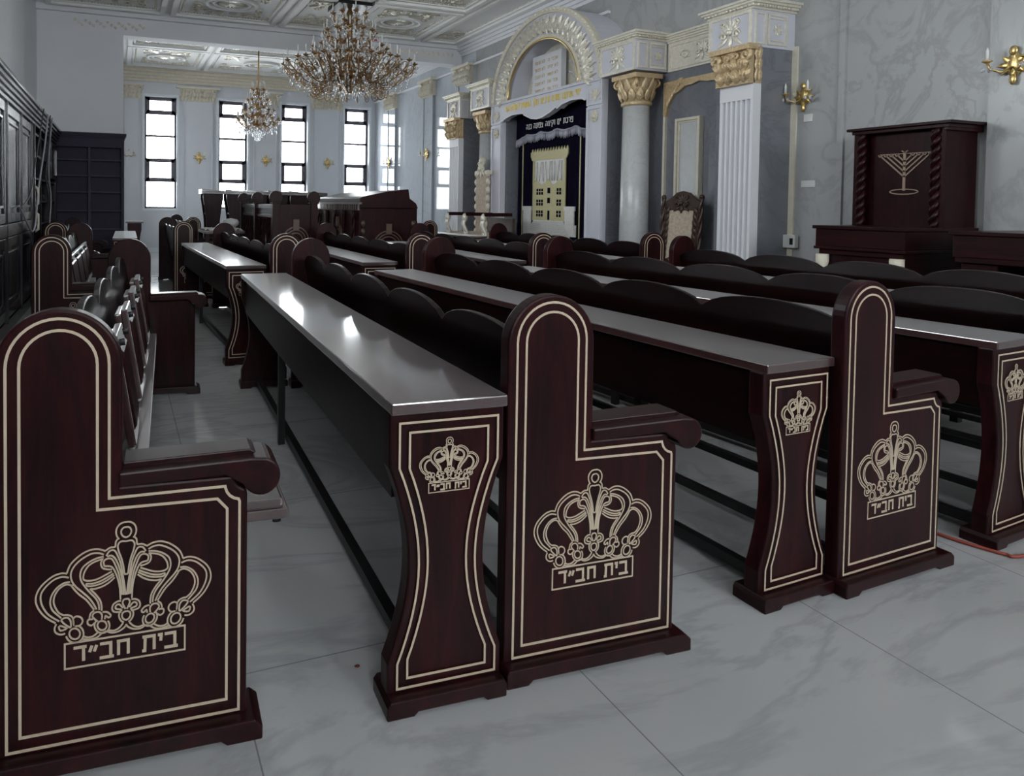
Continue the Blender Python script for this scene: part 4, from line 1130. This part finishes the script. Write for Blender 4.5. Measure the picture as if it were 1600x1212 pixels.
make_chandelier('smaller crystal chandelier farther back, in front of the second window', (2.87, 14.4, 3.01),
    [(.02, .46, 12, .1, 0), (.22, .34, 10, .09, .2), (.45, .24, 8, .08, 0), (.7, .15, 6, .06, .1)], s2, ZC - 3.01, False)

# ------------------------------------------------------------------ left bookcases
XC = -1.02
def shelf_unit(name, label, y0, y1, open_, zt=2.44):
    r = thing(name, label, 'bookcase', (XL, y0, 0), 0)
    D = XC - XL; L = y1 - y0
    b = MB().box(0, 0, 0, .03, L, zt - .08); b.box(0, 0, 0, D, .04, zt - .08); b.box(0, L - .04, 0, D, L, zt - .08); b.box(0, 0, 0, D, L, .12)
    if not open_: b.box(0, 0, .12, D - .03, L, zt - .08)
    b.build('carcass', M['dark_wood'], r, .004)
    c = MB()
    for i in range(5): c.box(0, -.0, zt - .22 + .045 * i, D + .015 + .02 * i, L, zt - .22 + .045 * (i + 1) - .006)
    c.build('crown_moulding', M['dark_wood'], r, .004)
    return r, D, L
r, D, L = shelf_unit('panelled_cupboard', 'tall panelled dark cupboard run along the left edge, glossy with window light', .2, 8.75, False)
k = 9
for i in range(k):
    y0, y1 = .05 + (L - .1) * i / k, .05 + (L - .1) * (i + 1) / k - .02
    for z0, z1 in ((.16, .92), (1.06, 2.18)):
        d_ = MB().box(D - .03, y0, z0, D, y1, z1)
        mp = frame_map((D, 0, 0), (0, 1, 0), (0, 0, 1), (1, 0, 0))
        rect_frame(d_, mp, y0, z0, y1, z1, .09, .02); rect_frame(d_, mp, y0 + .14, z0 + .14, y1 - .14, z1 - .14, .025, .018)
        d_.build('door', M['dark_wood'], r, .004)
    pl = MB().box(D - .02, y1, .12, D + .035, y1 + .02, 2.2)
    if i == k - 1: pl.tube([(D + .01, L - .03, .12), (D + .01, L - .03, 2.2)], .045, 10)
    pl.build('stile', M['dark_wood'], r, .003)
MB().box(D - .03, 0, .93, D + .03, L, 1.05).build('waist_rail', M['dark_wood'], r, .006)
r, D, L = shelf_unit('open_bookcase', 'open dark bookcase with loose cables on its shelves, left of the facing bookcase', 8.77, 12.02, True)
for z in (.55, .95, 1.25, 1.55, 1.85, 2.12):
    MB().box(.03, .04, z, D - .01, L - .04, z + .025).build('shelf', M['dark_wood'], r)
for y in (L * .33, L * .66): MB().box(.03, y - .015, .12, D, y + .015, 2.2).build('upright', M['dark_wood'], r)
d_ = MB().box(D - .02, L * .68, 1.62, D + .005, L - .05, 2.18); mp = frame_map((D + .005, 0, 0), (0, 1, 0), (0, 0, 1), (1, 0, 0))
rect_frame(d_, mp, L * .68, 1.62, L - .05, 2.18, .07, .02); d_.build('door', M['dark_wood'], r, .003)
# facing bookcase
r = thing('facing_bookcase', 'empty dark bookcase of two bays facing the pews below the grey pier', 'bookcase', (XC - .30, 12.10, 0), 0)
Wd = .06 - (XC - .30)
b = MB().box(0, .10, 0, Wd, .39, 2.36); b.box(0, 0, 0, .30, .39, 2.36); b.box(Wd - .05, 0, 0, Wd, .39, 2.36); b.box(0, 0, 0, Wd, .39, .10)
b.build('carcass', M['matte_dark'], r, .004)
MB().box(.30 + (Wd - .35) / 2 - .02, .01, .1, .30 + (Wd - .35) / 2 + .02, .11, 2.22).build('upright', M['shelf_edge'], r, .003)
for z in (.45, .78, 1.10, 1.42, 1.70, 1.97): MB().box(.30, .02, z, Wd - .05, .11, z + .025).build('shelf', M['shelf_edge'], r, .003)
c = MB().box(.25, -.01, 2.2, Wd + .0, .38, 2.36)
for i in range(3): c.box(.25, -.02 - .015 * i, 2.36 + .03 * i, Wd + .01 + .015 * i, .39, 2.36 + .03 * (i + 1))
c.build('crown_moulding', M['matte_dark'], r, .003)

# loose cables on the left
def cable(name, label, pts, m, rad, n=10):
    P = [Vector(p) for p in pts]; Q = []
    for i in range(len(P) - 1):
        a, b_, c_, d_ = P[max(i - 1, 0)], P[i], P[i + 1], P[min(i + 2, len(P) - 1)]
        for k in range(n):
            t = k / n
            Q.append(.5 * ((2 * b_) + (c_ - a) * t + (2 * a - 5 * b_ + 4 * c_ - d_) * t * t + (3 * b_ - a - 3 * c_ + d_) * t ** 3))
    Q.append(P[-1])
    return tag(MB().tube(Q, rad, 6).build(name, m), label, 'cable')
X1 = XC + .05
cable('cable', 'pale cable sagging in a loop across the left cupboard doors', [(X1 + .0, 7.4, 1.22), (X1 + .03, 7.7, 1.05), (X1 + .04, 8.1, .93), (X1 + .03, 8.5, 1.05), (X1 + .03, 8.75, 1.4), (X1 + .05, 9.3, 2.0), (X1 + .06, 9.6, 2.42)], M['cable_grey'], .010)
cable('cable', 'thin dark cable running slanted across the left cupboard doors', [(X1 + .0, 7.5, 1.2), (X1 + .03, 8.0, 1.35), (X1 + .03, 8.5, 1.75), (X1 + .05, 8.9, 2.2), (X1 + .06, 9.1, 2.43)], M['cable_dark'], .008)
cable('cable', 'pale cable hanging down the front of the open bookcase', [(X1 + .06, 10.2, 2.45), (X1 + .03, 10.25, 2.2), (X1 + .02, 10.1, 1.7), (X1 + .03, 10.3, 1.3), (X1 + .02, 10.2, .9), (X1 + .03, 10.35, .5)], M['cable_grey'], .010)
cable('cable', 'dark cable hanging and looping beside the pale one on the open bookcase', [(X1 + .06, 9.9, 2.45), (X1 + .03, 9.95, 2.0), (X1 + .03, 9.6, 1.6), (X1 + .03, 9.9, 1.35), (X1 + .02, 10.0, 1.1)], M['cable_dark'], .009)
t = MB().ball((XL + .2, 10.6, 1.33), .05, 1, 1.6, 1, 8, 6)
tag(t.build('plug_adaptor', M['plastic']), 'grey plug adaptor lying on a middle shelf of the open bookcase', 'adaptor')
bag = MB(); bag.lathe([(.02, 0), (.09, .02), (.10, .12), (.07, .22), (.10, .30)], 9, (0, 0, 0))
bag.v = [(x * (1 + .2 * math.sin(z * 40)), y * (1 + .2 * math.cos(z * 33)), z) for x, y, z in bag.v]
tag(bag.build('paper_bundle', M['paper'], None, 0, (XL + .22, 9.9, .975)), 'crumpled white paper bundle on the lower shelf of the open bookcase', 'paper')
for i, (z, w_) in enumerate(((1.33, 'upper'), (1.02, 'lower'))):
    h = MB()
    h.tube([(0, 0, -.12), (.035, 0, -.09), (.04, 0, 0), (.035, 0, .09), (0, 0, .12)], [.014, .018, .012, .018, .014], 6)
    tag(h.build('pull_handle', M['cream'], None, 0, (XC + .045, 8.72, z)), 'pale carved pull handle at the end of the left cupboard, %s of two' % w_, 'handle', 'pale pull handles')

# ------------------------------------------------------------------ carved wall cabinet with candelabrum panel, and its neighbour
r = thing('carved_cabinet', 'dark carved cabinet with a gold nine-branched candelabrum on its tall panel', 'cabinet', (5.95, 3.50, 0))
b = MB().box(.05, .02, .10, .88, .70, .88)
b.box(.0, 0, 0, .9, .72, .10)
b.build('base', M['wood'], r, .005)
t_ = MB().box(-.02, -.02, 1.095, .90, .74, 1.125); t_.box(.0, 0, .94, .90, .72, 1.095); t_.box(-.01, -.01, .915, .90, .73, .94); t_.box(.02, .02, .87, .9, .70, .915)
t_.build('table_top', M['wood_long'], r, .005)
mp = frame_map((.05, 0, 0), (0, 1, 0), (0, 0, 1), (-1, 0, 0))
o = MB()
for rr in (.24, .21, .18): o.ribbon([(.36 + rr * math.cos(PI * q / 20), .58 + rr * math.sin(PI * q / 20)) for q in range(21)], .012, mp, .01)
o.build('arch_inlay', M['gold_line'], r, recalc=False)
for y in (.06, .66):
    c = MB()
    c.lathe([(.05, .1), (.05, .16), (.035, .2), (.045, .5), (.035, .75), (.05, .80), (.05, .87)], 12, (.01, y, 0))
    for i in range(12): leaf(c, frame_map((.0, y, 0), (0, 1, 0), (0, 0, 1), (-1, 0, 0)), (-.02, .02)[i % 2], .15 + .055 * i, PI / 2, .08, .05, .03)
    c.build('gilded_leg', M['cream'], r)
MB().box(.55, .02, 1.12, .88, .70, 1.95).build('tall_panel', M['wood'], r, .004)
co = MB().box(.42, -.06, 1.985, .90, .76, 2.01); co.box(.45, -.03, 1.955, .90, .73, 1.985); co.box(.44, -.03, 1.93, .9, .0, 1.955)
co.build('cornice', M['wood_long'], r, .004)
MB().box(.47, .0, 1.12, .88, .05, 1.955).build('side_board', M['wood'], r, .004); MB().box(.47, .67, 1.12, .88, .72, 1.955).build('side_board', M['wood'], r, .004)
for y in (.07, .65):
    c = MB(); pts = []; n = 60
    for s_ in (0, PI):
        P = [(.47 + .018 * math.cos(q * .55 + s_), y + .018 * math.sin(q * .55 + s_), 1.13 + .82 * q / n) for q in range(n + 1)]
        c.tube(P, .022, 6)
    c.build('twisted_column', M['wood_long'], r)
g = MB(); mp = frame_map((.55, 0, 0), (0, 1, 0), (0, 0, 1), (-1, 0, 0)); cy = .345
g.ribbon([(cy, 1.44), (cy, 1.78)], .020, mp, .008)
for i, q in enumerate((.06, .105, .15, .195)):
    for sg in (1, -1):
        g.ribbon([(cy, 1.56 + .05 * (3 - i) * .9 - .0), (cy + sg * q, 1.755)], .011, mp, .008)
        g.ribbon([(cy + sg * q - .018, 1.765), (cy + sg * q - .008, 1.745), (cy + sg * q + .008, 1.745), (cy + sg * q + .018, 1.765)], .007, mp, .008)
g.ribbon([(cy - .2, 1.765), (cy + .2, 1.765)], .006, mp, .006)
g.ribbon([(cy - .025, 1.79), (cy, 1.775), (cy + .025, 1.79)], .008, mp, .008)
g.ribbon([(cy + .11 * math.cos(PI * q / 12), 1.43 + .022 * math.sin(PI * q / 12)) for q in range(24)], .009, mp, .007, True)
tag(g.build('candelabrum_inlay', M['mid_line'], r, recalc=False), 'gold nine-branched candelabrum on an oval foot')
r = thing('side_table', 'dark heavy side table cut by the right edge, right of the carved cabinet', 'table', (5.95, 2.2, 0))
t_ = MB().box(-.02, -.02, 1.085, .88, 1.0, 1.115); t_.box(0, 0, .92, .86, .98, 1.085); t_.box(.01, .01, .88, .86, .97, .92); t_.build('table_top', M['wood_long'], r, .005)
for y in (.03, .73):
    MB().box(.05, y, .08, .82, y + .22, .88).build('pedestal', M['wood'], r, .006)
MB().box(.02, 0, 0, .86, .98, .08).build('plinth', M['wood_long'], r, .005)

# small fittings on the right wall
r = thing('wall_box', 'white control box low on the wall right of the fluted pilaster', 'box', (XW - .02, 5.05, .92))
MB().box(-.06, -.02, -.07, 0, .22, .07).build('casing', M['plastic'], r, .008)
MB().box(-.063, .0, -.035, -.058, .035, .035).build('dark_slot', M['black'], r)
tag(MB().box(XW - .012, 4.93, 2.19, XW, 5.02, 2.27).build('light_switch', M['plastic'], None, .003), 'small pale switch plate below the sconce by the fluted pilaster', 'switch')
tag(MB().box(XW - .010, 4.88, 1.50, XW, 5.03, 1.57).build('socket_plate', M['plastic'], None, .003), 'wide pale socket plate halfway down the wall, right of the fluted pilaster', 'socket')

# ------------------------------------------------------------------ carved chairs
def carved_chair(label, loc, rz, s=1.0):
    r = thing('carved_chair', label, 'chair', loc, rz)
    for x, y in ((0, -.26), (0, .26), (.5, -.26), (.5, .26)):
        front = x == 0
        c = MB(); n = 34; H_ = .66 if front else 1.40
        for ph in (0, PI): c.tube([(x + .014 * math.cos(q * .7 + ph) + (0 if front else .0028 * q), y + .014 * math.sin(q * .7 + ph), H_ * q / n) for q in range(n + 1)], .018, 6)
        c.ball((x + (0 if front else .095), y, H_), .03)
        c.build('leg', M['carved'], r)
    MB().box(-.03, -.28, .40, .54, .28, .46).build('seat_frame', M['carved'], r, .01)
    MB().box(-.02, -.26, .46, .50, .26, .53).build('seat', M['tapestry'], r, .03)
    bk = MB().box(0, -.19, 0, .05, .19, .80)
    bo = bk.build('back_panel', M['tapestry'], r, .02); bo.location = (.525, 0, .55); bo.rotation_euler = (0, .09, 0)
    cr = MB(); mp = frame_map((.0, 0, 0), (0, -1, 0), (0, 0, 1), (-1, 0, 0))
    cr.prism([(-.22, .74), (.22, .74), (.24, .84), (.15, .90), (.08, .96), (0, .98), (-.08, .96), (-.15, .90), (-.24, .84)], 'x', 0, .045)
    acanthus(cr, mp, 0, .84, .26)
    for sg in (1, -1):
        for q in range(9): leaf(cr, mp, sg * .21, .05 + .08 * q, PI / 2 + sg * .4, .1, .06, .03)
        cr.box(.0, sg * .21 - .022, 0, .045, sg * .21 + .022, .78)
    co = cr.build('carved_frame', M['carved'], r); co.location = (.515, 0, .50); co.rotation_euler = (0, .09, 0)
    for sg in (1, -1):
        a = MB().tube([(.53, sg * .27, .72), (.3, sg * .28, .70), (.05, sg * .29, .69), (-.04, sg * .29, .66)], [.02, .022, .026, .03], 8)
        a.build('armrest', M['carved'], r)
    return r
carved_chair('carved high-backed chair with worn tapestry in the right niche', (5.93, 6.20, 0), .12)
r = thing('double_throne', 'wide gold-armed double throne with a tall carved back left of the ark', 'throne', (5.62, 9.45, 0))
MB().box(.05, 0, .62, .60, 1.30, .70).build('seat_frame', M['wood'], r, .01)
MB().box(.06, .03, .70, .58, 1.27, .80).build('seat', M['tapestry'], r, .03)
for y in (.0, .62, 1.24):
    MB().box(.03, y - .005, 1.09, .56, y + .075, 1.15).build('arm_rail', M['wood'], r, .008)
    a = MB()
    a.ball((.03, y + .035, 1.06), .07, .8, .6, 1.1); a.tube([(.05, y + .035, 1.08), (.0, y + .035, .95), (.08, y + .035, .80), (.03, y + .035, .70)], [.04, .035, .03, .04], 8)
    mp = frame_map((.03, y + .035, 0), (0, 1, 0), (0, 0, 1), (-1, 0, 0))
    for q in range(4): leaf(a, mp, 0, .72 + .09 * q, PI / 2, .12, .07, .04)
    a.build('carved_arm_support', M['silver_orn'], r)
    for x in (.08, .55):
        MB().lathe([(.05, 0), (.055, .08), (.03, .16), (.045, .3), (.03, .45), (.05, .62)], 10, (x, y + .035, 0)).build('leg', M['tan'], r)
MB().box(.03, 0, .50, .08, 1.30, .62).build('front_rail', M['wood'], r, .01)
b = MB().box(.56, .82, .70, .63, 1.22, 1.85); b.build('back_panel', M['tapestry'], r, .02)
b = MB().box(.56, .0, .70, .62, .82, 1.06)
b.build('low_back', M['carved'], r, .01)
cr = MB(); mp = frame_map((.56, 0, 0), (0, 1, 0), (0, 0, 1), (-1, 0, 0))
for sy in (.80, 1.20):
    for q in range(8): cr.ball((.58, sy + .02, .8 + .15 * q), .04, 1, 1, 1.6, 8, 6)
acanthus(cr, mp, 1.02, 1.95, .34); cr.ball((.58, 1.02, 2.08), .07); cr.box(.56, .78, 1.83, .64, 1.26, 1.90)
cr.build('carved_frame', M['cream'], r)

# ------------------------------------------------------------------ bimah rails and reading table
def arch_panel(mb, mp, u0, u1, z0, z1):
    cu = (u0 + u1) / 2; R_ = min(.30, (u1 - u0) * .33)
    for rr in (R_, R_ - .04, R_ - .08): mb.ribbon([(cu - rr, z0)] + [(cu + rr * math.cos(PI - PI * q / 16), z1 - R_ - .12 + rr * math.sin(PI * q / 16)) for q in range(17)] + [(cu + rr, z0)], .018, mp, .012)
    bar(mb, mp, cu - .04, z1 - .16, cu + .04, z1 - .02, .03)
def baluster(x, y, z0, z1, tw):
    h = z1 - z0
    if tw:
        c = MB()
        for ph in (0, PI): c.tube([(x + .014 * math.cos(q * .6 + ph), y + .014 * math.sin(q * .6 + ph), z0 + h * q / 30) for q in range(31)], .017, 6)
        return c
    return MB().lathe([(.03, z0), (.03, z0 + .05), (.016, z0 + .1 * h), (.032, z0 + .35 * h), (.016, z0 + .6 * h), (.03, z1 - .05), (.03, z1)], 10, (x, y, 0))
r = thing('bimah_railing', 'dark balustrade of the reading platform with round-topped posts and an arched front panel', 'railing', (1.90, 8.5, 0))
W_, L_ = .62, 2.4
MB().box(-.05, -.05, 0, W_, L_ + .05, .16).build('platform', M['wood_long'], r, .008)
fp = MB().box(0, 0, .16, W_ - .02, .06, 1.26); mp = frame_map((0, 0, 0), (1, 0, 0), (0, 0, 1), (0, -1, 0)); 
fo = fp.build('front_panel', M['wood'], r, .005)
g = MB(); arch_panel(g, mp, .05, W_ - .05, .2, 1.08); g.build('arch_inlay', M['dim_line'], fo, recalc=False)
for (x, y) in ((.04, .03), (W_ - .06, .03), (.03, L_ * .5), (.03, L_ - .03)):
    p = MB().box(x - .05, y - .05, .16, x + .05, y + .05, 1.28); p.box(x - .06, y - .06, 1.27, x + .06, y + .06, 1.30)
    p.prism(dedupe([(x + .09 * math.cos(A(-40 + 260 * q / 18)), 1.35 + .09 * math.sin(A(-40 + 260 * q / 18))) for q in range(19)]), 'y', y - .025, y + .025)
    p.build('post', M['wood'], r, .004)
rl = MB().box(0, 0, 1.20, .07, L_, 1.26); rl.box(.01, 0, 1.08, .06, L_, 1.12); rl.box(.02, 0, 1.12, .05, L_, 1.20); rl.box(0, 0, .16, .07, L_, .24); rl.box(.0, 0, .26, .06, L_, .30)
rl.build('rail', M['wood_long'], r, .005)
for i in range(12):
    y = .14 + (L_ - .28) * i / 11
    baluster(.035, y, .24, 1.10, i % 3 == 1).build('baluster', M['wood'], r)
r = thing('reading_table', 'massive dark reading table with a slanted top and dentil cornice right of the balustrade', 'reading table', (3.12, 8.5, 0))
W_, L_ = .88, 2.1
MB().box(.0, .03, 0, W_, L_, 1.22).build('body', M['wood'], r, .006)
s_ = MB().prism([(0, 1.22), (W_, 1.22), (W_ - .03, 1.29), (W_ - .10, 1.34), (W_ - .13, 1.36), (W_ - .15, 1.49), (W_ * .5, 1.46), (.05, 1.38), (0, 1.36)], 'y', 0, L_)
s_.build('slanted_top', M['wood'], r, .006)
c = MB().box(-.03, -.02, 1.27, .02, L_, 1.30)
for i in range(26): c.box(-.02, .03 + i * .08, 1.19, .012, .07 + i * .08, 1.27)
c.build('dentil_cornice', M['wood_top'], r)
fp = MB(); mp = frame_map((0, .03, 0), (1, 0, 0), (0, 0, 1), (0, -1, 0)); arch_panel(fp, mp, .1, W_ - .1, .16, 1.02); fp.build('arch_inlay', M['dim_line'], r, recalc=False)
for x in (.06, W_ - .06):
    c = MB()
    for q in range(9): c.ball((x, .02, .12 + .11 * q), .045, 1, .7, 1.2, 8, 6)
    c.build('carved_column', M['carved'], r)
for i in range(5):
    y = .2 + .42 * i
    baluster(-.025, y, .1, 1.18, i % 2 == 0).build('baluster', M['wood'], r)
q = MB(); mp = frame_map((0, 0, 0), (0, 1, 0), (0, 0, 1), (-1, 0, 0)); arch_panel(q, mp, .6, 1.3, .2, 1.1); q.build('side_inlay', M['dim_line'], r, recalc=False)

# ------------------------------------------------------------------ standing lecterns by the windows
def make_lectern():
    r = thing('standing_lectern', '', 'lectern', group='standing lecterns below the windows')
    for y in (0, .40):
        P = [(-.19, .03)] + [(-.19 + .07 * math.sin(PI * q / 14), .15 + 1.2 * q / 14) for q in range(15)] + [(-.19, 1.44)]
        P = P + [(-x, z) for x, z in P[::-1]]
        MB().prism(dedupe(P), 'y', y, y + .04).build('side_panel', M['wood'], r, .005)
    MB().box(-.21, -.02, 0, .21, .46, .04).build('plinth', M['wood_long'], r, .004)
    t = MB().box(-.22, -.02, 1.44, .22, .46, 1.48); t.prism([(-.22, 1.48), (.22, 1.48), (.22, 1.50), (-.22, 1.53)], 'y', -.02, .46)
    t.build('top_board', M['wood_top'], r, .004)
    MB().box(-.12, .04, 1.05, .12, .40, 1.08).build('shelf', M['wood_long'], r)
    return r
lc = make_lectern()
for i, (x, y, lab) in enumerate(((1.66, 12.6, 'leftmost of the six standing lecterns silhouetted below the windows'), (2.12, 12.7, 'standing lectern second from the left, just right of the first bright gap'), (2.58, 12.95, 'standing lectern third from the left, below the second window'), (3.03, 13.05, 'standing lectern third from the right, behind the tallest round post top'), (3.50, 13.2, 'standing lectern second from the right, between two bright gaps'), (3.95, 13.4, 'rightmost of the six standing lecterns, below the third window'))):
    o = lc if i == 0 else copy_tree(lc)
    o['label'] = lab; o.location = (x, y, 0)
r = thing('low_stand', 'small hourglass stand with a pale top standing below the first window', 'stand', (.30, 15.5, 0))
P = [(-.15, .03)] + [(-.15 + .04 * math.sin(PI * q / 10), .1 + .55 * q / 10) for q in range(11)] + [(-.15, .80)]
P = P + [(-x, z) for x, z in P[::-1]]
for y in (0, .26): MB().prism(dedupe(P), 'y', y, y + .035).build('side_panel', M['wood'], r, .004)
MB().box(-.19, -.03, .80, .19, .33, .84).build('top_board', M['wood_top'], r, .004)
MB().box(-.17, -.02, 0, .17, .32, .03).build('plinth', M['wood_long'], r)
# table with cloth and bowl
r = thing('cloth_table', 'low dark table left of the balustrade, carrying a pale crumpled cloth', 'table', (1.20, 10.1, 0))
MB().box(0, 0, .80, .62, .9, .84).build('tabletop', M['wood_top'], r, .004)
for x in (.05, .57):
    for y in (.05, .85): MB().box(x - .03, y - .03, 0, x + .03, y + .03, .80).build('leg', M['wood'], r)
b = MB(); n = 16; vs = []
for i in range(n + 1):
    for k in range(n + 1):
        vs.append((.02 + .58 * i / n, .1 + .7 * k / n, .845 + .035 * abs(math.sin(i * 1.7 + k * .6) * math.cos(k * 1.3 - i * .5))))
b.add(vs, [(i * (n + 1) + k, (i + 1) * (n + 1) + k, (i + 1) * (n + 1) + k + 1, i * (n + 1) + k + 1) for i in range(n) for k in range(n)], True)
o = b.build('table_cloth', M['cloth'], None, 0, (1.20, 10.1, 0)); o.modifiers.new('t', 'SOLIDIFY').thickness = .006
tag(o, 'pale crumpled cloth spread on the low table left of the balustrade', 'cloth')
o = MB().lathe([(.0, .0), (.07, .01), (.12, .05), (.13, .09), (.10, .13), (.0, .15)], 14).build('covered_bowl', M['paper'], None, 0, (1.63, 10.3, .885))
tag(o, 'white rounded bowl standing on the pale crumpled cloth', 'bowl')

# ------------------------------------------------------------------ floor cable and scraps
cable('cable', 'orange-red cable running along the floor under the right-hand pews', [(2.842, 3.263, .008), (2.892, 2.663, .008), (2.904, 2.388, .008), (2.969, 2.026, .008), (3.003, 1.719, .008), (3.017, 1.628, .008), (3.030, 1.562, .008), (3.054, 1.496, .008), (3.077, 1.450, .008), (3.128, 1.420, .008), (3.528, 1.400, .008)], M['cable_red'], .006)
tag(MB().ball((0, 0, .003), .006, 1.3, .9, .45, 7, 4).build('petal_scrap', M['red'], None, 0, (.615, 1.66, 0)), 'tiny dark red scrap on the floor left of the nearest desk end', 'scrap')
tag(MB().ball((0, 0, .003), .005, 1, 1, .6, 7, 4).build('pebble', M['black'], None, 0, (1.36, 1.56, 0)), 'tiny black speck on the bare floor in front of the middle pew', 'speck')
